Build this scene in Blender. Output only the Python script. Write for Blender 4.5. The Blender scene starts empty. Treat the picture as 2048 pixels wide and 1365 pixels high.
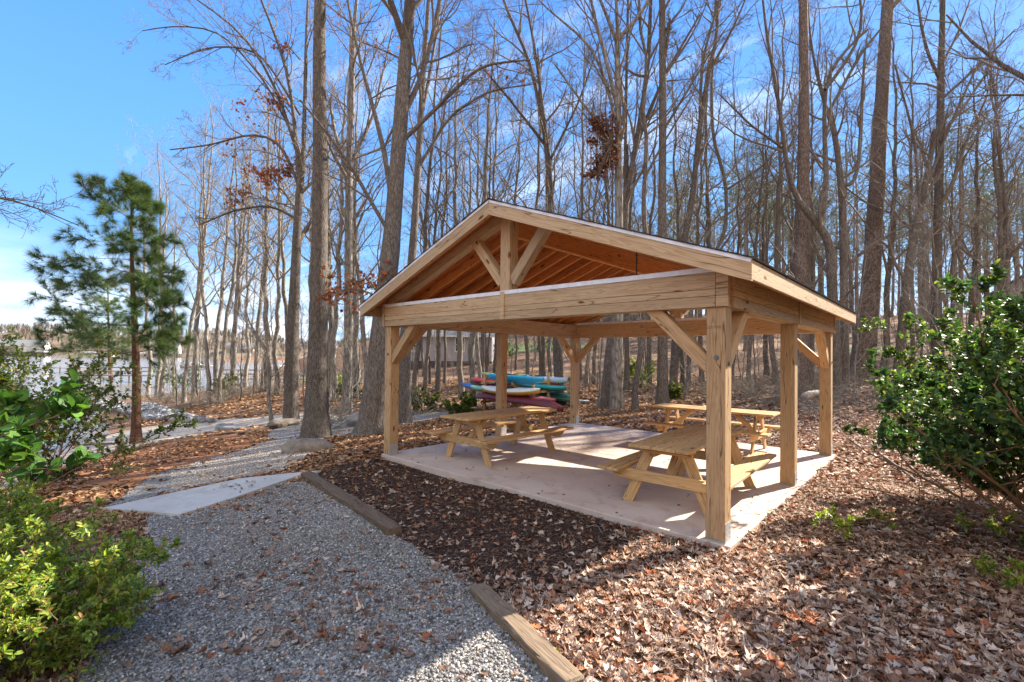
import bpy, bmesh, math, random
import numpy as np
from mathutils import Vector, Matrix
from mathutils.geometry import delaunay_2d_cdt
SC = bpy.context.scene
COL = SC.collection
rad = math.radians

# ------------------------------------------------------------------ camera
FPX, Y0, YAW, PIT, ROL = 947.0751, 697.86, .7406, .0155, .0115
CAM = np.array([1.6309, -4.9684, 1.8647])
R0 = np.array([math.cos(YAW), math.sin(YAW), 0.]); F0 = np.array([-math.sin(YAW), math.cos(YAW), 0.]); Z0 = np.array([0, 0, 1.])
FW = F0*math.cos(PIT)+Z0*math.sin(PIT); UP = -F0*math.sin(PIT)+Z0*math.cos(PIT)
cr = R0*math.cos(ROL)+UP*math.sin(ROL); cu = -R0*math.sin(ROL)+UP*math.cos(ROL)
cd = bpy.data.cameras.new('camera'); cam = bpy.data.objects.new('camera', cd); COL.objects.link(cam)
cd.sensor_width = 36; cd.lens = FPX/2048*36; cd.shift_y = (Y0-682.5)/2048; cd.clip_start = .05; cd.clip_end = 4000
M = Matrix.Identity(4)
for i in range(3):
    M[i][0] = cr[i]; M[i][1] = cu[i]; M[i][2] = -FW[i]; M[i][3] = CAM[i]
cam.matrix_world = M
SC.camera = cam

# ------------------------------------------------------------------ light
SUN = Vector((.41, 1.46, 1.0)).normalized()
SUN_EL = math.asin(SUN.z); SUN_AZ = math.atan2(SUN.x, SUN.y)      # azimuth from +Y towards +X
w = bpy.data.worlds.new('World'); SC.world = w; w.use_nodes = True
nt = w.node_tree; nt.nodes.clear()
def N(nt, t, **k):
    n = nt.nodes.new(t)
    for a, b in k.items(): setattr(n, a, b)
    return n
out = N(nt, 'ShaderNodeOutputWorld'); bg = N(nt, 'ShaderNodeBackground'); sky = N(nt, 'ShaderNodeTexSky')
sky.sky_type = 'NISHITA'; sky.sun_disc = False; sky.sun_elevation = SUN_EL; sky.sun_rotation = SUN_AZ
sky.altitude = 100; sky.air_density = 1.0; sky.dust_density = .25; sky.ozone_density = 3.0
bg.inputs['Strength'].default_value = .15
tc = N(nt, 'ShaderNodeTexCoord')
sep = N(nt, 'ShaderNodeSeparateXYZ'); nt.links.new(tc.outputs['Generated'], sep.inputs[0])
zc = N(nt, 'ShaderNodeMath', operation='MAXIMUM'); zc.inputs[1].default_value = .06; nt.links.new(sep.outputs[2], zc.inputs[0])
dv = N(nt, 'ShaderNodeVectorMath', operation='DIVIDE'); nt.links.new(tc.outputs['Generated'], dv.inputs[0])
cb = N(nt, 'ShaderNodeCombineXYZ')
for i in range(3): nt.links.new(zc.outputs[0], cb.inputs[i])
nt.links.new(cb.outputs[0], dv.inputs[1])
mp = N(nt, 'ShaderNodeMapping'); mp.inputs['Rotation'].default_value = (0, 0, .55); mp.inputs['Scale'].default_value = (.35, 1.3, 1); mp.inputs['Location'].default_value = (3.1, 1.7, 0)
nt.links.new(dv.outputs[0], mp.inputs[0])
nz = N(nt, 'ShaderNodeTexNoise'); nz.inputs['Scale'].default_value = 1.1; nz.inputs['Detail'].default_value = 8; nz.inputs['Roughness'].default_value = .62; nz.inputs['Distortion'].default_value = .5
nt.links.new(mp.outputs[0], nz.inputs[0])
rp = N(nt, 'ShaderNodeValToRGB'); rp.color_ramp.elements[0].position = .57; rp.color_ramp.elements[1].position = .82
rp.color_ramp.elements[1].color = (.85, .85, .85, 1)
nt.links.new(nz.outputs[0], rp.inputs[0])
# low bank of pale cloud near the horizon
lo = N(nt, 'ShaderNodeMapRange'); lo.inputs[1].default_value = .19; lo.inputs[2].default_value = .03; nt.links.new(sep.outputs[2], lo.inputs[0])
n2 = N(nt, 'ShaderNodeTexNoise'); n2.inputs['Scale'].default_value = 7; n2.inputs['Detail'].default_value = 6
m2 = N(nt, 'ShaderNodeMapping'); m2.inputs['Scale'].default_value = (1, 1, 4); nt.links.new(tc.outputs['Generated'], m2.inputs[0]); nt.links.new(m2.outputs[0], n2.inputs[0])
r2 = N(nt, 'ShaderNodeMapRange'); r2.inputs[1].default_value = .35; r2.inputs[2].default_value = .62; nt.links.new(n2.outputs[0], r2.inputs[0])
ml = N(nt, 'ShaderNodeMath', operation='MULTIPLY'); nt.links.new(lo.outputs[0], ml.inputs[0]); nt.links.new(r2.outputs[0], ml.inputs[1])
mx0 = N(nt, 'ShaderNodeMath', operation='MAXIMUM'); nt.links.new(rp.outputs[0], mx0.inputs[0]); nt.links.new(ml.outputs[0], mx0.inputs[1])
mixc = N(nt, 'ShaderNodeMixRGB'); mixc.inputs[2].default_value = (3.1, 3.4, 3.9, 1)
hs = N(nt, 'ShaderNodeHueSaturation'); hs.inputs['Saturation'].default_value = 1.0; hs.inputs['Value'].default_value = 1.0
clr = N(nt, 'ShaderNodeValToRGB'); e_ = clr.color_ramp.elements; e_[0].position = .0; e_[0].color = (.12, .19, .27, 1); e_[1].position = .6; e_[1].color = (.026, .092, .26, 1)
mm = e_.new(.2); mm.color = (.048, .132, .27, 1)
nt.links.new(sep.outputs[2], clr.inputs[0]); sc10 = N(nt, 'ShaderNodeVectorMath', operation='SCALE'); sc10.inputs['Scale'].default_value = 9.
nt.links.new(clr.outputs[0], sc10.inputs[0])
mixs = N(nt, 'ShaderNodeMixRGB'); mixs.inputs[0].default_value = .92; nt.links.new(sky.outputs[0], mixs.inputs[1]); nt.links.new(sc10.outputs[0], mixs.inputs[2])
nt.links.new(mixs.outputs[0], hs.inputs['Color'])
# unseen bright cloud added behind the camera as neutral fill light
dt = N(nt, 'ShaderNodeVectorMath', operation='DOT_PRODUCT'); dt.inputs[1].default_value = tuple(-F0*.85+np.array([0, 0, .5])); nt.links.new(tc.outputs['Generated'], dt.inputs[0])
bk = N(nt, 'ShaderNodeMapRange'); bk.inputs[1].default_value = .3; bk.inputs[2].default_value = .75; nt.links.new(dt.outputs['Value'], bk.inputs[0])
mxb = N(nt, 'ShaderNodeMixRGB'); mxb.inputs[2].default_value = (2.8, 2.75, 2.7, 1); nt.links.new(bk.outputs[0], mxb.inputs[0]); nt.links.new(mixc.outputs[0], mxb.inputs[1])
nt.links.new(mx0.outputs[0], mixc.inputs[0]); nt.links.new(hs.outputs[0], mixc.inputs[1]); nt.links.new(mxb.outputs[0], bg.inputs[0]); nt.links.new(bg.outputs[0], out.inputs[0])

sd = bpy.data.lights.new('sun', 'SUN'); so = bpy.data.objects.new('sun', sd); COL.objects.link(so)
sd.energy = 4.9; sd.angle = rad(.5); sd.color = (1, .9, .76)
so.rotation_euler = (-SUN).to_track_quat('-Z', 'Y').to_euler(); so.location = (8, 20, 25)
SC.view_settings.view_transform = 'Standard'; SC.view_settings.look = 'None'; SC.view_settings.exposure = 1.82; SC.view_settings.gamma = 1
SC.cycles.max_bounces = 7; SC.cycles.transparent_max_bounces = 8; SC.cycles.diffuse_bounces = 4; SC.cycles.caustics_reflective = False; SC.cycles.caustics_refractive = False

# ------------------------------------------------------------------ projection helpers (pixel of the 2048 photo -> world)
def ray(u, v):
    a, b = u-1024, v-Y0
    X = a*math.cos(ROL)+b*math.sin(ROL); Y = -a*math.sin(ROL)+b*math.cos(ROL)
    return FW+R0*X/FPX-UP*Y/FPX
def onz(u, v, z): d = ray(u, v); return CAM+d*(z-CAM[2])/d[2]
def ony(u, v, y): d = ray(u, v); return CAM+d*(y-CAM[1])/d[1]
def at(u, v, d): return CAM+ray(u, v)*d
def projv(P):
    d = P-CAM; z = d@FW; z = np.where(z < .05, .05, z)
    X = FPX*(d@R0)/z; Y = -FPX*(d@UP)/z
    return 1024+X*math.cos(ROL)-Y*math.sin(ROL), Y0+X*math.sin(ROL)+Y*math.cos(ROL)

# ------------------------------------------------------------------ terrain height
WATER = -2.2
ctl = [(-6.2, 0, -.13), (-3, -.1, -.1), (0, -.12, -.06), (.3, 3, -.03), (.3, 6.3, -.03), (-3, 6.5, -.04), (-6.4, 6.3, -.1), (-6.5, 3, -.13), (-3, 3, -.12), (-5, 5, -.12), (-1, 1, -.1), (-1, 5, -.1), (-5, 1, -.12),
       (-4.5, -1.8, -.16), (-1.2, -2.3, -.1), (.2, -2.8, -.08), (1.63, -4.97, -.1), (3, -3, .0), (6, 0, .1), (2, 1, 0), (4, -8, 0), (-2, -9, -.3), (-8, -10, -.7), (12, -8, .5), (2, -20, .3), (-12, -16, -1), (20, -14, 1.6)]
px = [(100, 1300, -.28), (0, 1000, -.5), (0, 1365, -.2), (200, 1100, -.32), (420, 960, -.42), (150, 960, -.75), (500, 900, -.62), (632, 877, -.6), (745, 862, -.4), (273, 885, -1.1), (140, 930, -1.1), (450, 862, -1.15),
      (600, 838, -.95), (700, 826, -.75), (300, 838, -1.95), (120, 905, -1.9), (240, 868, -2.15), (30, 860, -2.6), (420, 800, -1.0), (500, 775, -.6), (600, 770, -.25), (330, 795, -1.5), (215, 800, -2.3), (260, 815, -2.1), (100, 810, -3.2), (0, 820, -3.2),
      (700, 812, -.5), (860, 812, -.5), (960, 824, -.35), (1110, 812, -.3), (900, 762, .1), (850, 740, .5), (1050, 735, .9), (1230, 825, -.08), (1330, 770, .4), (1500, 790, .3), (1500, 746, .9), (1450, 698, 2.6), (1450, 655, 6.),
      (1680, 817, .15), (1750, 770, .6), (1750, 698, 2.6), (1950, 800, .3), (2000, 645, 5.5), (1650, 1060, 0), (2000, 1000, .08), (1300, 1250, -.04), (2030, 1300, .02), (1700, 900, .02), (1900, 690, 3.0)]
for u, v, z in px: ctl.append(tuple(onz(u, v, z)))
for u, d, z in [(0, 60, -3.6), (150, 80, -3.6), (300, 60, -3.4), (420, 60, -3.4), (560, 70, -3.4), (640, 60, -2.5), (300, 150, -4), (600, 150, -4), (760, 60, .3), (760, 120, -.5), (900, 60, 1.2), (1050, 60, 2.6), (1000, 120, 5), (1200, 110, 8), (1450, 120, 10), (1750, 110, 11), (2050, 100, 11), (2300, 60, 7), (-200, 60, -4), (-200, 25, -3), (0, 400, -4), (500, 400, -4), (-800, 200, -4), (900, 400, 3), (1500, 400, 12), (2200, 300, 13), (2600, 20, 1.5), (2400, 8, .3)]:
    p = at(u, 712, d); ctl.append((p[0], p[1], z))
ctl = np.array(ctl)
def _ker(r): return np.where(r > 1e-6, r*r*np.log(np.maximum(r, 1e-6)), 0)*0.15+r
def _fit():
    S = 10.; X = ctl[:, :2]/S; n = len(X)
    K = _ker(np.linalg.norm(X[:, None]-X[None], axis=2)); P = np.c_[np.ones(n), X]
    A = np.zeros((n+3, n+3)); A[:n, :n] = K-np.eye(n)*.004; A[:n, n:] = P; A[n:, :n] = P.T
    return np.linalg.solve(A, np.r_[ctl[:, 2], 0, 0, 0])
WT = _fit()
def H(x, y):
    x = np.asarray(x, float); y = np.asarray(y, float); sh = x.shape; q = np.c_[x.ravel(), y.ravel()]/10.
    o = np.zeros(len(q)); X = ctl[:, :2]/10.
    for s in range(0, len(q), 20000):
        k = _ker(np.sqrt(((q[s:s+20000, None]-X[None])**2).sum(2))); o[s:s+20000] = k@WT[:-3]+WT[-3]+q[s:s+20000]@WT[-2:]
    xx = x.ravel(); yy = y.ravel()
    o += .018*np.sin(xx*1.9+yy*.7)*np.sin(yy*1.6-xx*.4)
    # keep the ground below the slab's top
    ins = (xx > -6.3) & (xx < .2) & (yy > -.15) & (yy < 6.4); o = np.where(ins, np.minimum(o, -.035), o)
    uu = (xx-CAM[0])*R0[0]+(yy-CAM[1])*R0[1]; ff = np.maximum((xx-CAM[0])*F0[0]+(yy-CAM[1])*F0[1], 1); k_ = np.clip((-.42-uu/ff)*4, 0, 1)*np.clip((ff-48)/20, 0, 1); o = np.where(k_ > 0, o*(1-k_)-4*k_, o); o = np.clip(o, -6, 14)
    return o.reshape(sh)
def gnd(u, v):
    d = ray(u, v); t = 1.5; prev = t
    while t < 200:
        p = CAM+d*t
        if p[2] < float(H([p[0]], [p[1]])[0]): break
        prev = t; t *= 1.03
    a, b = prev, t
    for _ in range(12):
        m = (a+b)/2; p = CAM+d*m
        if p[2] < float(H([p[0]], [p[1]])[0]): b = m
        else: a = m
    return CAM+d*b
def hz(p): return float(H([p[0]], [p[1]])[0])

# ------------------------------------------------------------------ mesh helpers
def tag(o, label=None, cat=None, group=None, kind=None):
    if label: o['label'] = label
    if cat: o['category'] = cat
    if group: o['group'] = group
    if kind: o['kind'] = kind
    return o
def empty(name, loc=(0, 0, 0), rz=0, label=None, cat=None, group=None):
    o = bpy.data.objects.new(name, None); COL.objects.link(o); o.location = loc; o.rotation_euler = (0, 0, rz); o.empty_display_size = .2
    return tag(o, label, cat, group)
def link(name, me, mat=None, parent=None):
    o = bpy.data.objects.new(name, me); COL.objects.link(o)
    if mat is not None and not me.materials: me.materials.append(mat)
    if parent is not None: o.parent = parent
    return o
def npmesh(name, V, F, col=None, smooth=False):
    """V (n,3); F list of (k, array(m,k)) or one array; col (n,3) optional point colour"""
    if isinstance(F, np.ndarray): F = [F]
    me = bpy.data.meshes.new(name); V = np.asarray(V, np.float32)
    me.vertices.add(len(V)); me.vertices.foreach_set('co', V.ravel())
    lv = np.concatenate([f.ravel() for f in F]).astype(np.int32); lt = np.concatenate([np.full(len(f), f.shape[1]) for f in F]).astype(np.int32)
    me.loops.add(len(lv)); me.loops.foreach_set('vertex_index', lv)
    me.polygons.add(len(lt)); st = np.r_[0, np.cumsum(lt)[:-1]].astype(np.int32)
    me.polygons.foreach_set('loop_start', st); me.polygons.foreach_set('loop_total', lt)
    me.update(calc_edges=True)
    if smooth: me.polygons.foreach_set('use_smooth', np.ones(len(lt), bool))
    if col is not None:
        a = me.color_attributes.new('Col', 'FLOAT_COLOR', 'POINT')
        a.data.foreach_set('color', np.c_[col, np.ones(len(col))].astype(np.float32).ravel())
    me.validate(verbose=False)
    return me
def bmmesh(bm, name='mesh', smooth=False):
    me = bpy.data.meshes.new(name); bm.to_mesh(me); bm.free()
    if smooth:
        for p in me.polygons: p.use_smooth = True
    return me
def scatter(TV, TF, P, R, S, col=None):
    """instances a template (TV,TF) at P with rotation R (n,3,3 columns=axes), scale S (n,) or (n,3)"""
    n = len(P); S = np.asarray(S); S = S[:, None] if S.ndim == 1 else S
    V = np.einsum('nij,nkj->nki', R, TV[None]*S[:, None, :])+P[:, None, :]
    m = len(TV); F = [(f[None]+(np.arange(n)*m)[:, None, None]).reshape(-1, f.shape[1]) for f in (TF if isinstance(TF, list) else [TF])]
    c = None if col is None else np.repeat(col, m, axis=0)
    return V.reshape(-1, 3), F, c
def merge(parts):
    Vs, Fs, Cs, off = [], {}, [], 0
    for V, F, c in parts:
        Vs.append(V)
        for f in (F if isinstance(F, list) else [F]): Fs.setdefault(f.shape[1], []).append(f+off)
        if c is not None: Cs.append(c)
        off += len(V)
    return np.concatenate(Vs), [np.concatenate(x) for x in Fs.values()], (np.concatenate(Cs) if Cs else None)
def rot_frames(n, rng, z=None, tilt=.4):
    """random frames whose z axis is near +Z"""
    a = rng.uniform(0, 2*np.pi, n); t = np.abs(rng.normal(0, tilt, n)); b = rng.uniform(0, 2*np.pi, n)
    Z = np.c_[np.sin(t)*np.cos(b), np.sin(t)*np.sin(b), np.cos(t)]
    X = np.c_[np.cos(a), np.sin(a), np.zeros(n)]; X -= Z*(X*Z).sum(1)[:, None]; X /= np.linalg.norm(X, axis=1)[:, None]
    Y = np.cross(Z, X); return np.stack([X, Y, Z], axis=2)
def dir_frames(D, rng, updir=None):
    D = D/np.linalg.norm(D, axis=1)[:, None]
    r = rng.normal(0, 1, D.shape) if updir is None else np.asarray(updir)+rng.normal(0, .35, D.shape)
    Z = r-D*(r*D).sum(1)[:, None]; Z /= np.linalg.norm(Z, axis=1)[:, None]; Y = np.cross(Z, D)
    return np.stack([D, Y, Z], axis=2)
def tubes(P, Rr, sides, noise=0, rng=None):
    """P (N,n,3), Rr (N,n) -> open tubes"""
    N_, n = P.shape[:2]; T = np.gradient(P, axis=1); T /= np.linalg.norm(T, axis=2)[..., None]+1e-9
    ref = np.where(np.abs(T[:, :1, 2:3]) > .8, np.array([1., .2, 0]), np.array([0, 0, 1.])); ref = np.broadcast_to(ref, T.shape)
    A = np.cross(T, ref); A /= np.linalg.norm(A, axis=2)[..., None]+1e-9; B = np.cross(T, A)
    th = np.arange(sides)*2*np.pi/sides; rr = Rr[..., None]
    if noise: rr = rr*(1+rng.normal(0, noise, (N_, n, sides)))
    V = P[:, :, None, :]+rr[..., None]*(A[:, :, None, :]*np.cos(th)[None, None, :, None]+B[:, :, None, :]*np.sin(th)[None, None, :, None])
    i = np.arange(n-1)[:, None]*sides; j = np.arange(sides)[None]; j2 = (j+1) % sides
    q = np.stack([i+j, i+j2, i+sides+j2, i+sides+j], axis=2).reshape(-1, 4)
    F = (q[None]+(np.arange(N_)*n*sides)[:, None, None]).reshape(-1, 4)
    return V.reshape(-1, 3), F, None
def box_bm(bm, x0, x1, y0, y1, z0, z1, bev=0):
    r = bmesh.ops.create_cube(bm, size=1); vs = r['verts']
    for v in vs: v.co = Vector(((x0+x1)/2+v.co.x*(x1-x0), (y0+y1)/2+v.co.y*(y1-y0), (z0+z1)/2+v.co.z*(z1-z0)))
    if bev:
        es = {e for v in vs for e in v.link_edges}; bmesh.ops.bevel(bm, geom=list(es), offset=bev, segments=1, affect='EDGES')
def prism_bm(bm, poly, t, bev=0):
    """poly in local XZ, extruded +-t/2 along Y"""
    a = [bm.verts.new((x, -t/2, z)) for x, z in poly]; b = [bm.verts.new((x, t/2, z)) for x, z in poly]; n = len(poly)
    bm.faces.new(a); bm.faces.new(b[::-1])
    for i in range(n): bm.faces.new((a[i], b[i], b[(i+1) % n], a[(i+1) % n]))
    bmesh.ops.recalc_face_normals(bm, faces=bm.faces[:])
    if bev: bmesh.ops.bevel(bm, geom=bm.edges[:], offset=bev, segments=1, affect='EDGES')
def frame(o, x, y, z):
    M = Matrix.Identity(4)
    for i in range(3): M[i][0] = x[i]; M[i][1] = y[i]; M[i][2] = z[i]; M[i][3] = o[i]
    return M
def member(name, p0, p1, wd, ht, mat, parent, upv=(0, 0, 1), bev=.004, cut0=0, cut1=0):
    """timber from p0 to p1 (axis line), wd across, ht along 'up'; cut = slope of end cuts (dx per unit z). local x = grain"""
    p0 = Vector(p0); p1 = Vector(p1); X = (p1-p0); L = X.length; X.normalize(); u = Vector(upv); Z = (u-X*u.dot(X)).normalized(); Y = Z.cross(X)
    h = ht/2; bm = bmesh.new()
    prism_bm(bm, [(-cut0*h*-1 if False else cut0*-h, -h), (L+cut1*-h, -h), (L+cut1*h, h), (cut0*h, h)], wd, bev)
    o = link(name, bmmesh(bm, name), mat, parent)
    o.matrix_basis = (Matrix.Translation(-parent.location) if parent is not None else Matrix.Identity(4)) @ frame(p0, X, Y, Z)
    return o
def inpoly(x, y, poly):
    x = np.asarray(x); y = np.asarray(y); c = np.zeros(x.shape, bool); n = len(poly)
    for i in range(n):
        x1, y1 = poly[i][:2]; x2, y2 = poly[(i+1) % n][:2]
        if y1 == y2: continue
        c ^= ((y1 > y) != (y2 > y)) & (x < (x2-x1)*(y-y1)/(y2-y1)+x1)
    return c

# ------------------------------------------------------------------ materials
MATS = {}
def mat(name, rough=.8, spec=.3):
    m = bpy.data.materials.new(name); m.use_nodes = True; n = m.node_tree; b = n.nodes['Principled BSDF']
    b.inputs['Roughness'].default_value = rough; b.inputs['Specular IOR Level'].default_value = spec
    MATS[name] = m; return m, n, b
def ramp(n, cols, pos=None):
    r = N(n, 'ShaderNodeValToRGB'); e = r.color_ramp.elements
    while len(e) < len(cols): e.new(.5)
    for i, c in enumerate(cols):
        e[i].position = (i/(len(cols)-1)) if pos is None else pos[i]; e[i].color = (*c, 1)
    return r
def coords(n, scale=(1, 1, 1), space='Object', rnd=False):
    t = N(n, 'ShaderNodeTexCoord'); m = N(n, 'ShaderNodeMapping'); m.inputs['Scale'].default_value = scale; s = t.outputs[space]
    if rnd:
        oi = N(n, 'ShaderNodeObjectInfo'); k = N(n, 'ShaderNodeVectorMath', operation='SCALE'); k.inputs['Scale'].default_value = 37.
        cb = N(n, 'ShaderNodeCombineXYZ')
        for i in range(3): n.links.new(oi.outputs['Random'], cb.inputs[i])
        n.links.new(cb.outputs[0], k.inputs[0]); a = N(n, 'ShaderNodeVectorMath', operation='ADD'); n.links.new(s, a.inputs[0]); n.links.new(k.outputs[0], a.inputs[1]); s = a.outputs[0]
    n.links.new(s, m.inputs[0]); return m.outputs[0]
def noise(n, vec, scale=5, detail=4, rough=.55, dist=0):
    t = N(n, 'ShaderNodeTexNoise'); t.inputs['Scale'].default_value = scale; t.inputs['Detail'].default_value = detail; t.inputs['Roughness'].default_value = rough; t.inputs['Distortion'].default_value = dist
    n.links.new(vec, t.inputs['Vector']); return t.outputs[0]
def voro(n, vec, scale, feat='F1', rand=1.):
    t = N(n, 'ShaderNodeTexVoronoi', feature=feat); t.inputs['Scale'].default_value = scale; t.inputs['Randomness'].default_value = rand; n.links.new(vec, t.inputs['Vector']); return t
def bump(n, h, dist=.01, strength=1., b=None):
    k = N(n, 'ShaderNodeBump'); k.inputs['Distance'].default_value = dist; k.inputs['Strength'].default_value = strength; n.links.new(h, k.inputs['Height'])
    if b is not None: n.links.new(k.outputs[0], b.inputs['Normal'])
    return k
def mixc_(n, f, a, b, mode='MIX'):
    m = N(n, 'ShaderNodeMixRGB', blend_type=mode)
    for i, v in ((0, f), (1, a), (2, b)):
        if isinstance(v, (int, float)): m.inputs[i].default_value = v
        elif isinstance(v, tuple): m.inputs[i].default_value = (*v, 1)
        else: n.links.new(v, m.inputs[i])
    return m.outputs[0]
def mth(n, op, a, b=None):
    m = N(n, 'ShaderNodeMath', operation=op)
    for i, v in ((0, a), (1, b)):
        if v is None: continue
        if isinstance(v, (int, float)): m.inputs[i].default_value = v
        else: n.links.new(v, m.inputs[i])
    return m.outputs[0]

def wood(name, light, mid, dark, knots=True, var=.25, rough=.75):
    m, n, b = mat(name, rough, .25)
    v = coords(n, (.55, 9, 9), rnd=True); g = noise(n, v, 1.6, 3, .5, .6)
    wv = N(n, 'ShaderNodeMath', operation='MULTIPLY'); n.links.new(g, wv.inputs[0]); wv.inputs[1].default_value = 9.
    fr = mth(n, 'FRACT', wv.outputs[0]); r = ramp(n, [light, mid, dark, light], [0, .55, .88, 1]); n.links.new(fr, r.inputs[0])
    v2 = coords(n, (2.5, 90, 90), rnd=True); f2 = noise(n, v2, 2, 3)
    c = mixc_(n, .25, r.outputs[0], mixc_(n, f2, dark, light))
    # long stains along the grain
    v5 = coords(n, (.35, 5, 5), rnd=True); s5 = noise(n, v5, 1.2, 4, .6); rs = ramp(n, [(1, 1, 1), (.72, .62, .55)], [.5, .8]); n.links.new(s5, rs.inputs[0]); c = mixc_(n, .6, c, mixc_(n, 1., c, rs.outputs[0], 'MULTIPLY'))
    oi = N(n, 'ShaderNodeObjectInfo'); rr = ramp(n, [(1-var, 1-var*1.05, 1-var*1.1), (1.08, 1.03, .98)]); n.links.new(oi.outputs['Random'], rr.inputs[0])
    c = mixc_(n, 1., c, rr.outputs[0], 'MULTIPLY')
    if knots:
        v3 = coords(n, (1.1, 3.2, 3.2), rnd=True); k = voro(n, v3, 1.5); kr = ramp(n, [(.12, .06, .03), (.35, .2, .1), (1, 1, 1)], [.0, .075, .12]); n.links.new(k.outputs['Distance'], kr.inputs[0]); c = mixc_(n, 1., c, kr.outputs[0], 'MULTIPLY')
    v6 = coords(n, (.5, 7, 7), rnd=True); cn = noise(n, v6, 1.3, 2, .4, .3); ck = mth(n, 'ABSOLUTE', mth(n, 'SUBTRACT', cn, .42)); cr_ = ramp(n, [(.2, .13, .08), (1, 1, 1)], [.002, .009]); n.links.new(ck, cr_.inputs[0]); c = mixc_(n, .85, c, mixc_(n, 1., c, cr_.outputs[0], 'MULTIPLY'))
    n.links.new(c, b.inputs['Base Color']); bump(n, f2, .0015, .6, b)
    return m
W_POST = wood('pine_lumber', (.64, .46, .27), (.55, .37, .2), (.39, .235, .115))
W_BEAM = wood('beam_lumber', (.6, .465, .3), (.53, .39, .24), (.39, .26, .15), var=.22)
W_RAFT = wood('rafter_lumber', (.78, .4, .15), (.68, .31, .105), (.5, .2, .06), var=.2)
W_PLY = wood('sheathing_plywood', (.62, .23, .07), (.53, .185, .055), (.4, .125, .035), var=.1)
W_TABLE = wood('table_lumber', (.68, .48, .25), (.58, .38, .175), (.4, .225, .09), var=.2)
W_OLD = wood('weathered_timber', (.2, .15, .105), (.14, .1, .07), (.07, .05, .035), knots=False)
def simple(name, c, rough=.6, spec=.4, metal=0, var=.12, scale=8, bmp=0):
    m, n, b = mat(name, rough, spec); v = coords(n); g = noise(n, v, scale, 4)
    r = ramp(n, [tuple(x*(1-var) for x in c), tuple(min(1, x*(1+var)) for x in c)], [.3, .7]); n.links.new(g, r.inputs[0]); n.links.new(r.outputs[0], b.inputs['Base Color']); b.inputs['Metallic'].default_value = metal
    if bmp: bump(n, g, bmp, 1, b)
    return m
M_WHITE = simple('white_flashing', (.75, .77, .82), .45)
M_GALV = simple('galvanised_steel', (.42, .43, .44), .5, .5, .3)
M_BOLT = simple('zinc_bolt', (.16, .16, .16), .5, .5, .4)
M_DARKM = simple('dark_steel', (.03, .03, .03), .5)
def m_shingle():
    m, n, b = mat('asphalt_shingles', .9, .2); v = coords(n, (1, 1, 1)); g = noise(n, v, 40, 3); r = ramp(n, [(.03, .028, .026), (.1, .09, .085)]); n.links.new(g, r.inputs[0])
    br = N(n, 'ShaderNodeTexBrick'); br.inputs['Scale'].default_value = 1; br.inputs['Brick Width'].default_value = .3; br.inputs['Row Height'].default_value = .14; br.inputs['Mortar Size'].default_value = .006
    br.inputs['Color1'].default_value = (.9, .9, .9, 1); br.inputs['Color2'].default_value = (.5, .5, .5, 1); br.inputs['Mortar'].default_value = (.1, .1, .1, 1); n.links.new(v, br.inputs['Vector'])
    n.links.new(mixc_(n, 1., r.outputs[0], br.outputs[0], 'MULTIPLY'), b.inputs['Base Color']); bump(n, br.outputs['Fac'], .004, -1, b); return m
M_SHING = m_shingle()
def m_concrete(name, c1, c2, stain, joints=False):
    m, n, b = mat(name, .85, .3); v = coords(n); g = noise(n, v, .9, 6, .6); r = ramp(n, [c1, c2], [.35, .65]); n.links.new(g, r.inputs[0])
    s = noise(n, v, 2.6, 6, .65, .4); rs = ramp(n, [(1, 1, 1), stain], [.52, .72]); n.links.new(s, rs.inputs[0]); c = mixc_(n, 1., r.outputs[0], rs.outputs[0], 'MULTIPLY')
    f = noise(n, v, 140, 3); rf = ramp(n, [(.8, .8, .8), (1.1, 1.1, 1.1)], [.3, .7]); n.links.new(f, rf.inputs[0]); c = mixc_(n, .7, c, mixc_(n, 1., c, rf.outputs[0], 'MULTIPLY'))
    n.links.new(c, b.inputs['Base Color']); h = mth(n, 'ADD', f, mth(n, 'MULTIPLY', g, 3.)); bump(n, h, .0015, 1, b); return m
M_SLAB = m_concrete('slab_concrete', (.53, .42, .355), (.62, .52, .45), (.74, .62, .55))
M_PAD = m_concrete('pad_concrete', (.5, .475, .44), (.6, .575, .54), (.74, .72, .7))
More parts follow.
